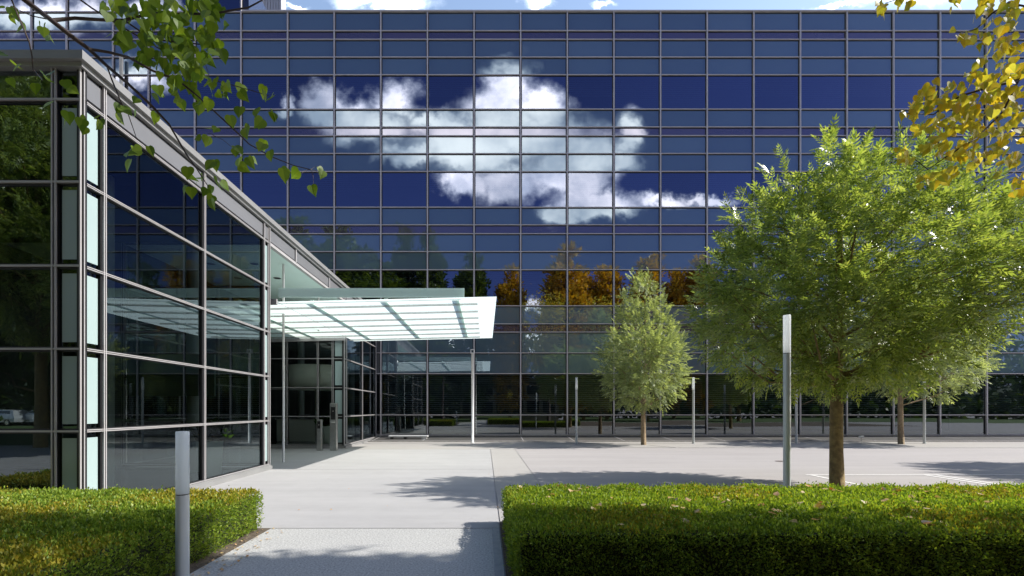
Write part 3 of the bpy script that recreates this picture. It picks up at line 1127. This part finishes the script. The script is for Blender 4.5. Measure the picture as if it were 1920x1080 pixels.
# darker trees mirrored in the pavilion's front glass
for k, (x, y, h) in enumerate(((-19, -12, 25), (-13.5, -10.5, 20), (-26, -14, 27), (-33, -13, 25), (-9, -12.5, 17))):
    o = copy_tree(pro['g'])
    o.location = (x, y, 0)
    o.scale = (1.7, 1.7, h / 20)
    o['label'] = ('broad dark tree mirrored in the pavilion front glass', 'lower dark tree mirrored in the pavilion corner glass', 'tallest dark tree mirrored at the left of the pavilion front', 'outermost dark tree mirrored at the far left of the pavilion front', 'small dark tree mirrored in the pavilion corner strip')[k]
    o['group'] = 'tall poplars mirrored in the facade'


for k, (x, y, sc_, rz) in enumerate(((-12.6, -4.6, 1.75, .6), (-18.5, -6.0, 2.2, 3.0))):
    o = copy_tree(tree)
    o.location = (x, y, 0)
    o.scale = (sc_ * .8, sc_ * .8, sc_)
    o.rotation_euler.z = rz
    o['label'] = ('leafy ash tree mirrored in the upper part of the pavilion front', 'larger ash tree mirrored at the left edge of the pavilion front')[k]


# poplars whose branches hang into the top of the picture
def in_frame(p, mar=0):
    d = p[:, 1]
    px = CX + p[:, 0] * F / np.maximum(d, .05)
    py = HY - (p[:, 2] - EYE) * F / np.maximum(d, .05)
    return (d > .05) & (px > -mar) & (px < 1920 + mar) & (py > -mar) & (py < 1080 + mar)


def hang_leaves(clusters, depth, size, spread, per_dir=(.0, 0, -1)):
    pos, dr, nh = [], [], []
    for px, py, n, sp in clusters:
        for _ in range(n):
            d = depth + random.gauss(0, spread)
            p = at(px + random.gauss(0, sp), py + random.gauss(0, sp), d)
            pos.append(p)
            dr.append((random.gauss(0, .55), random.gauss(0, .45), -1 + random.gauss(0, .45)))
            nh.append((random.gauss(0, .6), -1 + random.gauss(0, .6), random.gauss(0, .5)))
    pos, dr, nh = np.array(pos), np.array(dr), np.array(nh)
    sz = size * RNG.uniform(.72, 1.18, len(pos))
    fr = frames(dr, nh)
    fr[:, :, 2] *= RNG.uniform(-.6, 2.8, len(pos))[:, None]
    return scatter(*HEART, pos, fr, sz), pos


def twig(bb, pxs, depth, r0, r1, n=6):
    pts = [at(x, y, depth + .04 * math.sin(k * 1.7)) for k, (x, y) in enumerate(pxs)]
    rs = [r0 + (r1 - r0) * k / (len(pts) - 1) for k in range(len(pts))]
    bb.tube(pts, rs, n)
    return pts


DL = 2.05
lp = empty('poplar_tree', (-4.4, .9, 0), 'green leaved poplar whose drooping branch crosses the top left corner', 'tree')
off = Vector(lp.location)
tb = MB()
tb.tube([(-4.4, .9, 0), (-4.35, .92, 2), (-4.3, .95, 4.2), (-4.2, 1.0, 7)], [.14, .12, .1, .03], 12)
start = at(22, -20, DL)
tb.tube([(-4.3, .95, 4.3), (-3.3, 1.6, 4.1), at(-250, -160, DL), start], [.05, .035, .018, .0125], 8)
twig(tb, [(22, -20), (62, 12), (90, 33), (133, 67), (167, 92), (200, 123), (240, 157), (283, 197), (317, 233), (350, 290), (366, 312), (392, 352)], DL, .0125, .002)
twig(tb, [(100, 38), (140, 34), (187, 37), (233, 38), (283, 25), (340, 26), (400, 26), (430, 20), (466, 14), (492, 0)], DL + .03, .008, .003)
twig(tb, [(143, -6), (172, 15), (200, 33), (233, 53), (263, 70), (300, 92)], DL + .1, .004, .003)
twig(tb, [(167, 92), (205, 98), (240, 107), (287, 133), (333, 150), (367, 177), (400, 207), (443, 247), (467, 270), (507, 293), (550, 310), (582, 318)], DL - .04, .006, .0015)
twig(tb, [(200, 123), (210, 150), (217, 167), (228, 195), (240, 213), (257, 262)], DL + .02, .004, .0015)
twig(tb, [(18, -10), (30, 20), (43, 50), (55, 80), (60, 105), (62, 130), (80, 150)], DL - .03, .004, .002)
twig(tb, [(233, 38), (265, 60), (300, 75), (345, 80), (395, 85)], DL + .06, .004, .002)
twig(tb, [(400, 150), (430, 158), (455, 165), (480, 172), (505, 180)], DL, .002, .0013)
twig(tb, [(100, 38), (60, 30), (20, 12)], DL, .003, .0013)
for ax, ay, bx, by in ((582, 318, 565, 325), (582, 318, 596, 313), (582, 318, 588, 345), (582, 318, 598, 328), (392, 250, 440, 280), (380, 110, 395, 160)):
    twig(tb, [(ax, ay), ((ax + bx) / 2 + 2, (ay + by) / 2 - 3), (bx, by)], DL, .0014, .001, 4)
tb.build('trunk', TWIG, lp, smooth=True, loc=off).location = (0, 0, 0)
cl = [(15, 18, 3, 8), (40, 40, 2, 6), (80, 48, 2, 6), (92, 62, 3, 10), (14, 112, 2, 8), (32, 132, 2, 8), (85, 138, 2, 8), (60, 160, 1, 5), (120, 166, 2, 6), (88, 186, 1, 5), (130, 208, 2, 7),
      (148, 228, 3, 8), (182, 220, 3, 8), (160, 240, 1, 5), (222, 202, 2, 7), (252, 198, 3, 9), (238, 276, 2, 6), (250, 298, 2, 7), (275, 278, 2, 7),
      (215, 8, 5, 12), (250, 20, 8, 16), (300, 20, 12, 20), (350, 25, 12, 20), (385, 22, 7, 14), (245, 60, 6, 14), (290, 60, 12, 18), (340, 60, 12, 18), (390, 55, 8, 14), (400, 80, 5, 10),
      (270, 95, 8, 14), (310, 95, 10, 16), (350, 100, 8, 14), (385, 100, 5, 10), (330, 130, 8, 14), (370, 135, 5, 12), (395, 150, 4, 12), (345, 165, 4, 12), (330, 190, 2, 8), (380, 180, 4, 12), (415, 165, 4, 10),
      (460, 158, 2, 6), (498, 162, 2, 6), (515, 175, 2, 8), (508, 205, 2, 8), (483, 200, 1, 6), (440, 205, 2, 6), (455, 236, 2, 6), (495, 230, 2, 6), (488, 262, 2, 6), (438, 278, 2, 6), (470, 280, 2, 8), (447, 298, 2, 6),
      (505, 290, 1, 5), (535, 305, 2, 7), (395, 238, 2, 6), (372, 250, 1, 5), (388, 262, 2, 6), (395, 300, 2, 6), (355, 312, 2, 7), (368, 332, 3, 8), (402, 336, 2, 7), (360, 352, 2, 6), (400, 352, 2, 6), (395, 374, 2, 6),
      (563, 325, 1, 3), (595, 314, 1, 3), (600, 328, 1, 3), (588, 350, 1, 3), (295, 205, 1, 5), (300, 175, 2, 8)]
cl = [(a_, b_, int(c_ * 1.6) if 210 < a_ < 425 and b_ < 195 else c_, d_) for a_, b_, c_, d_ in cl]
(v, f), _ = hang_leaves(cl, DL, .051, .09)
quads('foliage', v - np.array(off)[None, :], f, POPG, lp)

DR_ = 2.15
ry = empty('poplar_tree', (6.6, .6, 0), 'yellowing poplar whose golden leaves hang into the top right corner', 'tree')
off = Vector(ry.location)
tb = MB()
tb.tube([(6.6, .6, 0), (6.5, .8, 3), (6.6, 1.4, 6), (6.8, 2.2, 10), (6.9, 2.5, 13)], [.2, .17, .13, .08, .02], 12)
tb.tube([(6.5, .8, 3.2), (5.2, 1.4, 3.9), (3.6, 1.9, 4.0), at(2050, 60, DR_)], [.05, .035, .02, .009], 8)
twig(tb, [(2050, 60), (1980, 100), (1910, 150), (1850, 165), (1800, 180), (1750, 215), (1700, 212)], DR_, .009, .0015)
twig(tb, [(2050, 60), (1960, 20), (1890, 5), (1860, 25), (1830, 55), (1800, 62)], DR_, .006, .0015)
twig(tb, [(1910, 150), (1880, 210), (1830, 260), (1780, 290), (1740, 318), (1705, 290)], DR_, .005, .0015)
twig(tb, [(2050, 60), (1990, 230), (1940, 300), (1890, 330)], DR_, .005, .0015)
twig(tb, [(1980, -60), (1850, -30), (1760, -12), (1690, -4), (1660, 6)], DR_, .005, .0015)
cl = [(1655, 10, 3, 7), (1690, 4, 2, 6), (1712, 0, 1, 5), (1790, 4, 2, 8), (1812, 55, 4, 8), (1800, 70, 3, 7), (1828, 62, 2, 6), (1845, 6, 4, 8), (1850, 22, 2, 6), (1868, 30, 4, 9), (1885, 40, 4, 9), (1900, 8, 4, 10), (1915, 15, 4, 10),
      (1840, 75, 3, 8), (1870, 75, 3, 8), (1900, 72, 4, 9), (1748, 160, 2, 5), (1735, 180, 5, 8), (1722, 182, 3, 7), (1700, 205, 4, 8), (1715, 212, 3, 7), (1745, 190, 4, 9),
      (1770, 190, 7, 11), (1800, 170, 8, 12), (1830, 150, 8, 12), (1860, 150, 10, 13), (1890, 130, 10, 13), (1915, 120, 8, 12), (1800, 200, 8, 12), (1835, 195, 11, 13), (1870, 190, 11, 13), (1905, 180, 11, 14),
      (1730, 245, 4, 9), (1760, 235, 5, 10), (1790, 235, 7, 11), (1825, 235, 9, 12), (1860, 235, 9, 12), (1900, 230, 9, 13), (1745, 270, 4, 8), (1775, 275, 5, 9), (1800, 285, 6, 10), (1830, 275, 6, 10), (1865, 275, 6, 10), (1900, 270, 7, 12),
      (1692, 284, 4, 7), (1702, 294, 3, 6), (1735, 330, 4, 7), (1770, 325, 5, 9), (1785, 318, 2, 6), (1840, 305, 3, 8), (1868, 315, 2, 7), (1900, 300, 4, 9), (1912, 335, 4, 8), (1918, 345, 3, 7), (1880, 100, 6, 12), (1850, 110, 4, 10)]
cl = [(a_, b_, int(c_ * 2.0 + .5), d_ * 1.1) for a_, b_, c_, d_ in cl]
(v, f), _ = hang_leaves(cl, DR_, .040, .09)
# the crown above and beside the frame: it shades the path and the hedges
n, k_ = 9200, 140
cc = np.stack([RNG.uniform(4.2, 13.5, k_), 2.9 + 2.02 * RNG.uniform(size=k_) ** .55, RNG.uniform(5.0, 11.5, k_)], 1)
pos = cc[RNG.integers(0, k_, n)] + RNG.normal(size=(n, 3)) * np.array([[.55, .19, .55]])
pos = pos[~in_frame(pos, 60) & (pos[:, 1] > 2.85)]
n = len(pos)
v2, f2 = scatter(*DIAMOND, pos, frames(unit(n), unit(n)), RNG.uniform(.20, .34, n))
for c in cc[::4]:
    c = Vector(c)
    if c.z > 1.6 + .9 * c.y + .6 or c.x > 1.2 * c.y + .8:
        a = Vector((6.7, 1.8, max(5, c.z - 1.5)))
        if not in_frame(np.array([list(a.lerp(c, q / 6)) for q in range(7)]), 40).any():
            tb.tube([a, a.lerp(c, .5) + Vector((0, 0, .15)), c], [.03, .02, .006], 5)
tb.build('trunk', TWIG, ry, smooth=True, loc=off).location = (0, 0, 0)
vv = np.concatenate([v, v2]) - np.array(off)[None, :]
ff = np.concatenate([f, f2 + len(v)])
quads('foliage', vv, ff, POPY, ry)


# ------------------------------------------------------------------ hedges
def hedge(name, x0, x1, y0, y1, h, label, dens_top, dens_side, mats, top_yellow=0.0):
    root = empty(name, ((x0 + x1) / 2, y1, 0), label, 'hedge', None)
    ox, oy = (x0 + x1) / 2, y1
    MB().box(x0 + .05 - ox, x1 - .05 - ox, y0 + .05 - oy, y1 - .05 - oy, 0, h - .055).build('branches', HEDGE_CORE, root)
    P, N = [], []

    def add(n, fn, nrm):
        p = fn(int(n))
        P.append(p); N.append(np.tile(np.array([nrm], float), (len(p), 1)))
    U = RNG.uniform
    w, d = x1 - x0, y1 - y0
    add(w * d * dens_top, lambda n: np.stack([U(x0, x1, n), U(y0, y1, n), np.full(n, h)], 1), (0, 0, 1))
    add(w * h * dens_side, lambda n: np.stack([U(x0, x1, n), np.full(n, y0), U(0.02, h, n)], 1), (0, -1, 0))
    add(d * h * dens_side, lambda n: np.stack([np.full(n, x1), U(y0, y1, n), U(0.02, h, n)], 1), (1, 0, 0))
    add(d * h * dens_side, lambda n: np.stack([np.full(n, x0), U(y0, y1, n), U(0.02, h, n)], 1), (-1, 0, 0))
    add(w * h * dens_side * .3, lambda n: np.stack([U(x0, x1, n), np.full(n, y1), U(0.02, h, n)], 1), (0, 1, 0))
    P, N = np.concatenate(P), np.concatenate(N)
    # lumps: a smooth field pushes the surface in and out
    q = P * np.array([[7.1, 7.7, 8.3]])
    lump = np.sin(q[:, 0] + 1.3 * np.sin(q[:, 1] * .7)) * np.sin(q[:, 1] * 1.1 + 1.7 * np.sin(q[:, 2])) + .6 * np.sin(q[:, 0] * 2.3 + q[:, 2] * 1.9) * np.sin(q[:, 1] * 2.1 - q[:, 2])
    n = len(P)
    push = lump * .024 + RNG.normal(size=n) * .013 - (RNG.uniform(size=n) ** 3) * .08 + (RNG.uniform(size=n) ** 14) * .045
    P = P + N * push[:, None] + RNG.normal(size=(n, 3)) * .006
    # round the long edges a little
    e = .05
    for ax, lo, hi in ((0, x0, x1), (1, y0, y1)):
        dd = np.minimum(np.abs(P[:, ax] - lo), np.abs(P[:, ax] - hi))
        P[:, 2] -= np.where((P[:, 2] > h - .09) & (dd < e), (e - dd) * .7, 0)
    dirs = N * .75 + unit(n) * .75 + np.array([[0, 0, .45]])
    topm = N[:, 2] > .5
    dirs[topm] += np.array([[0, 0, .35]])
    sz = RNG.uniform(.019, .034, n)
    sz[topm] *= RNG.uniform(.9, 1.35, topm.sum())
    P[:, 2] = np.maximum(P[:, 2], .012)
    v, f = scatter(*t_diamond(.55, .10), P, frames(dirs, unit(n) + N * .6), sz)
    blot = np.sin(P[:, 0] * 1.9 + 2) * np.sin(P[:, 1] * 2.3 + .6) + RNG.normal(size=n) * .45
    mi = ((blot > 1 - 2 * top_yellow) & topm).astype(np.int32)
    o = quads('foliage', v - np.array([[ox, oy, 0]]), f, mats, root, mi=mi)
    return root


hedge('box_hedge', -7.6, -2.99, 2.3, 6.14, .50, 'clipped box hedge with a yellowing top in front of the pavilion', 7500, 6500, [HEDGE_L, HEDGE_Y], .42)
hedge('box_hedge', .28, 8.6, 4.13, 6.46, .50, 'long clipped box hedge strewn with fallen leaves at the lower right', 8000, 7500, [HEDGE_L, HEDGE_Y], .12)
# leaves fallen on the right hedge
n = 230
pos = np.stack([RNG.uniform(.4, 8.4, n), RNG.uniform(4.2, 6.3, n), RNG.uniform(.525, .555, n)], 1)
d = unit(n); d[:, 2] *= .3
v, f = scatter(*HEART, pos, frames(d, np.array([[0, 0, 1.0]]) + RNG.normal(size=(n, 3)) * .35), RNG.uniform(.04, .085, n))
o = quads('fallen_leaves', v, f, FALLEN)
tag(o, 'scattered yellow and brown leaves lying on the right hedge', 'leaves', None, 'stuff')
n = 120
pos = np.stack([RNG.uniform(-2.95, -2.55, n), RNG.uniform(3.2, 6.1, n), np.full(n, .012)], 1)
pos2 = np.stack([RNG.uniform(-5, 1, 40), RNG.uniform(6.3, 17, 40), np.full(40, .012)], 1)
pos = np.concatenate([pos, pos2]); n = len(pos)
d = unit(n); d[:, 2] *= .1
v, f = scatter(*HEART, pos, frames(d, np.array([[0, 0, 1.0]]) + RNG.normal(size=(n, 3)) * .25), RNG.uniform(.015, .035, n))
o = quads('ground_litter', v, f, FALLEN)
tag(o, 'dry leaf litter along the path edge and forecourt', 'leaves', None, 'stuff')

# ------------------------------------------------------------------ what the glass mirrors: cars and a low building
def car(loc, rz, paint, label):
    r = empty('parked_car', loc, label, 'car', 'cars mirrored in the pavilion glass', rz)
    low = [(-2.0, .35), (-2.02, .70), (-1.92, .92), (-1.0, 1.0), (.95, .98), (1.75, .84), (2.02, .62), (2.0, .32)]
    b = MB()
    def loft(prof, w0, w1, z_mid):
        i0 = len(b.v)
        for x, z in prof:
            w = w0 if z < z_mid else w1
            b.v.append((x, -w, z)); b.v.append((x, w, z))
        k = len(prof)
        for j in range(k):
            a, c = i0 + 2 * j, i0 + 2 * ((j + 1) % k)
            b.f.append((a, a + 1, c + 1, c)); b.m.append(0)
        b.f.append(tuple(i0 + 2 * j for j in range(k))); b.m.append(0)
        b.f.append(tuple(i0 + 2 * j + 1 for j in reversed(range(k)))); b.m.append(0)
    loft(low, .86, .80, .8)
    loft([(-1.85, .93), (-1.60, 1.42), (-1.2, 1.50), (.05, 1.50), (.5, 1.40), (1.15, .99)], .78, .60, 1.2)
    body = b.build('body', paint, r)
    for sg in (-1, 1):
        w = MB()
        w.face([(-1.45, sg * .735, 1.02), (.9, sg * .755, 1.02), (.42, sg * .665, 1.34), (-1.35, sg * .665, 1.38)])
        w.build('side_window', CAR_GLASS, r)
        for x in (-1.3, 1.28):
            t_ = MB()
            t_.tube([(x, sg * .72, .31), (x, sg * .88, .31)], .31, 20)
            wh = t_.build('wheel', TYRE, r)
            t_ = MB(); t_.tube([(x, sg * .881, .31), (x, sg * .89, .31)], .19, 14); t_.build('rim', STEEL, wh)
        MB().box(1.86, 2.03, sg * .62 - .14, sg * .62 + .14, .60, .74).build('headlight', FROST, r)
    return r


def paint(n, c):
    return simple(n, c, tuple(x * .95 for x in c), rough=.25, metal=.2, spec=.7, scale=1)


FP = 2 * YC + 30
car(((8 - CX) * FP / F, -30, 0), R(185), paint('silver car paint', (.55, .56, .58)), 'silver hatchback mirrored at the far left of the pavilion glass')
car(((68 - CX) * FP / F, -30.5, 0), R(200), paint('white car paint', (.75, .75, .75)), 'white car mirrored between the silver and the blue one')
car(((130 - CX) * FP / F, -30, 0), R(20), paint('blue car paint', (.05, .22, .45)), 'blue car mirrored near the pavilion corner')
def wood():
    n = 30000
    x = RNG.uniform(-95, 120, n)
    topz = 13.5 + 2.2 * np.sin(x * .31) + 1.6 * np.sin(x * .83 + 1) + 1.2 * np.sin(x * 1.9)
    z = .2 + (topz - .2) * RNG.uniform(size=n) ** 1.15
    y = -33 + RNG.normal(size=n) * 1.6
    pos = np.stack([x, y, z], 1) + RNG.normal(size=(n, 3)) * .3
    v, f = scatter(*t_diamond(.6), pos, frames(unit(n), unit(n)), RNG.uniform(.7, 1.5, n))
    o = quads('wood', v, f, GREENT)
    tag(o, 'dark belt of trees across the lawn, mirrored low in the facade', 'trees', None, 'stuff')


wood()
b = MB()  # unseen ridge, added to block the horizon glow in the mirroring ground floor panes
xs_ = [-320 + k * 16 for k in range(41)]
for k, x in enumerate(xs_):
    hz = 13 + 4 * math.sin(k * .9) + 2.5 * math.sin(k * 2.3 + 1)
    b.v += [(x, -95, -.02), (x, -130, hz), (x, -190, hz * .6), (x, -260, -.02)]
for k in range(40):
    for q in range(3):
        b.f.append((4 * k + q, 4 * k + 4 + q, 4 * k + 5 + q, 4 * k + 1 + q)); b.m.append(0)
structure(b.build('glow_screen_hills', simple('added wooded rise', (.035, .05, .02), (.02, .03, .012), rough=1, scale=.15), smooth=True))
lo = empty('low_building', (3, -27, 0), 'low pale building with dark window bands mirrored in the ground floor glass', 'building')
MB().box(-7, 9, -4, 0, 0, 6.3).build('wall', simple('dull pinkish render', (.34, .29, .28), (.28, .25, .25), rough=.85), lo)
MB().box(-7.3, 9.3, -4.3, .3, 6.3, 6.6).build('roof', COPING, lo)
for z in (.9, 3.9):
    for k in range(6):
        MB().box(-6.6 + k * 2.6, -6.6 + k * 2.6 + 2.0, .01, .06, z, z + 1.9).build('window', CAR_GLASS, lo)

# ------------------------------------------------------------------ sky, sun, camera
w = bpy.data.worlds.new('World')
sc.world = w
w.use_nodes = True
w.node_tree.nodes.clear()
t = NT(w.node_tree)
outw = t.new('ShaderNodeOutputWorld')
bg = t.new('ShaderNodeBackground', inp={'Strength': .15})
sky = t.new('ShaderNodeTexSky')
sky.sky_type = 'NISHITA'
sky.sun_disc = False
sky.sun_elevation = R(SUN_EL)
sky.sun_rotation = R(SUN_AZ)
sky.air_density = 1.0
sky.dust_density = .4
sky.ozone_density = 2.0
tc = t.new('ShaderNodeTexCoord')
sep = t.new('ShaderNodeSeparateXYZ')
t.l.new(tc.outputs['Generated'], sep.inputs[0])
dx, dy, dz = sep.outputs
ay = t.math('MAXIMUM', t.math('ABSOLUTE', dy), .02)
u = t.math('DIVIDE', dx, ay)      # bearing and height on the sky, cloud layout below is in these
vv_ = t.math('DIVIDE', dz, ay)
cv = t.new('ShaderNodeCombineXYZ', inp={0: u, 1: vv_})
nz = t.new('ShaderNodeTexNoise', inp={'Scale': 7.0, 'Detail': 9.0, 'Roughness': .62})
t.l.new(cv.outputs[0], nz.inputs['Vector'])
nz2 = t.new('ShaderNodeTexNoise', inp={'Scale': 17.0, 'Detail': 10.0, 'Roughness': .6})
t.l.new(cv.outputs[0], nz2.inputs['Vector'])
warp = t.vmath('MULTIPLY', t.vmath('SUBTRACT', nz2.outputs['Color'], (.5, .5, .5)), (.10, .10, 0))
pc = t.vmath('ADD', cv.outputs[0], warp)


def blobs(lst, grow=1.0):
    acc = None
    for px, py, rx, ry in lst:
        c = ((px - CX) / F, (HY - py) / F, 0)
        d = t.vmath('MULTIPLY', t.vmath('SUBTRACT', pc, c), (F / rx / grow, F / ry / grow, 0))
        v = t.math('SUBTRACT', 1.0, t.vmath('LENGTH', d))
        if acc is None:
            acc = v
        else:
            nd = t.new('ShaderNodeMath', operation='SMOOTH_MAX')
            t.l.new(acc, nd.inputs[0]); t.l.new(v, nd.inputs[1]); nd.inputs[2].default_value = .25
            acc = nd.outputs[0]
    return acc


back = blobs([(608, 205, 52, 48), (660, 225, 75, 45), (740, 195, 58, 50), (700, 240, 90, 35), (815, 225, 75, 38), (955, 165, 62, 58), (940, 225, 95, 75), (1020, 200, 62, 48),
              (1010, 265, 130, 60), (900, 285, 130, 50), (1110, 285, 75, 48), (1185, 255, 34, 48), (870, 345, 62, 34), (950, 340, 75, 42), (1095, 345, 70, 38), (1050, 398, 55, 20), (1130, 385, 110, 32),
              (1240, 375, 80, 22), (1330, 370, 60, 15), (535, 205, 22, 28), (880, 250, 160, 60), (1060, 320, 110, 50), (1160, 300, 60, 40), (780, 285, 80, 26),
              (90, 25, 170, 42), (250, 145, 75, 40), (290, 20, 70, 25), (640, 525, 22, 26), (1003, 570, 20, 14), (780, 640, 900, 26)], 1.10)
front = blobs([(720, 2, 110, 26), (560, 10, 30, 9), (1010, 6, 45, 20), (1130, 2, 30, 10), (1565, 12, 60, 9), (1680, -20, 160, 40), (860, -60, 300, 45), (1300, -90, 260, 50)])
isback = t.maprange(dy, -.02, .02, 1, 0)
fld = t.math('ADD', t.math('MULTIPLY', back, isback), t.math('MULTIPLY', front, t.math('SUBTRACT', 1.0, isback)))
fld = t.math('ADD', fld, t.math('MULTIPLY', t.math('SUBTRACT', nz.outputs['Fac'], .5), 1.15))
mask = t.maprange(fld, -.06, .60)
mask = t.math('MULTIPLY', mask, t.maprange(dz, .0, .05))
mask = t.math('MULTIPLY', mask, t.maprange(t.math('ABSOLUTE', dy), .25, .4))
# thick parts shine, thin and shaded parts go grey-blue
sh = t.new('ShaderNodeTexNoise', inp={'Scale': 5.0, 'Detail': 6.0, 'Roughness': .55})
t.l.new(t.vmath('ADD', cv.outputs[0], (0.03, -.05, 3.3)), sh.inputs['Vector'])
bright = t.math('MULTIPLY', t.maprange(sh.outputs['Fac'], .28, .64), t.maprange(fld, .10, .70))
ccol = t.mix(bright, (4.6, 5.4, 6.4), (12.0, 11.8, 11.5))
skycol = t.mix(1.0, sky.outputs[0], (1.14, 1.0, .88), 'MULTIPLY')
pol = t.maprange(dy, -.75, .10, 1, 0)
deep = t.mix(1.0, skycol, (.112, .135, .285), 'MULTIPLY')
skyc = t.mix(pol, skycol, deep)
fin = t.mix(t.math('MULTIPLY', mask, t.math('ADD', .68, t.math('MULTIPLY', bright, .30))), skyc, ccol)
t.l.new(fin, bg.inputs[0])
t.l.new(bg.outputs[0], outw.inputs[0])

sd = bpy.data.lights.new('sun', 'SUN')
sd.energy = 3.1
sd.angle = R(.53)
sd.color = (1.0, .955, .88)
so = bpy.data.objects.new('sun', sd)
COL.objects.link(so)
a, e = R(90 - SUN_AZ), R(SUN_EL)
dirv = Vector((math.cos(e) * math.cos(a), math.cos(e) * math.sin(a), math.sin(e)))
so.rotation_euler = dirv.to_track_quat('Z', 'Y').to_euler()
so.location = dirv * 60

cam = bpy.data.cameras.new('camera')
co = bpy.data.objects.new('camera', cam)
COL.objects.link(co)
co.location = (0, 0, EYE)
co.rotation_euler = (R(90), 0, 0)
cam.sensor_width = 36
cam.sensor_fit = 'HORIZONTAL'
cam.lens = F / 1920 * 36
cam.shift_x = (960 - CX) / 1920
cam.shift_y = (HY - 540) / 1920
cam.clip_start = .05
cam.clip_end = 3000
sc.camera = co

sc.view_settings.view_transform = 'Standard'
sc.view_settings.look = 'None'
sc.view_settings.exposure = 1.17
sc.view_settings.gamma = 1.0
cy = sc.cycles
cy.use_denoising = True
try:
    cy.denoiser = 'OPENIMAGEDENOISE'
    cy.denoising_input_passes = 'RGB_ALBEDO_NORMAL'
    cy.denoising_prefilter = 'ACCURATE'
except Exception:
    pass
cy.max_bounces = 10
cy.diffuse_bounces = 3
cy.glossy_bounces = 5
cy.transmission_bounces = 4
cy.transparent_max_bounces = 14
cy.sample_clamp_indirect = 6
cy.caustics_reflective = False
cy.caustics_refractive = False
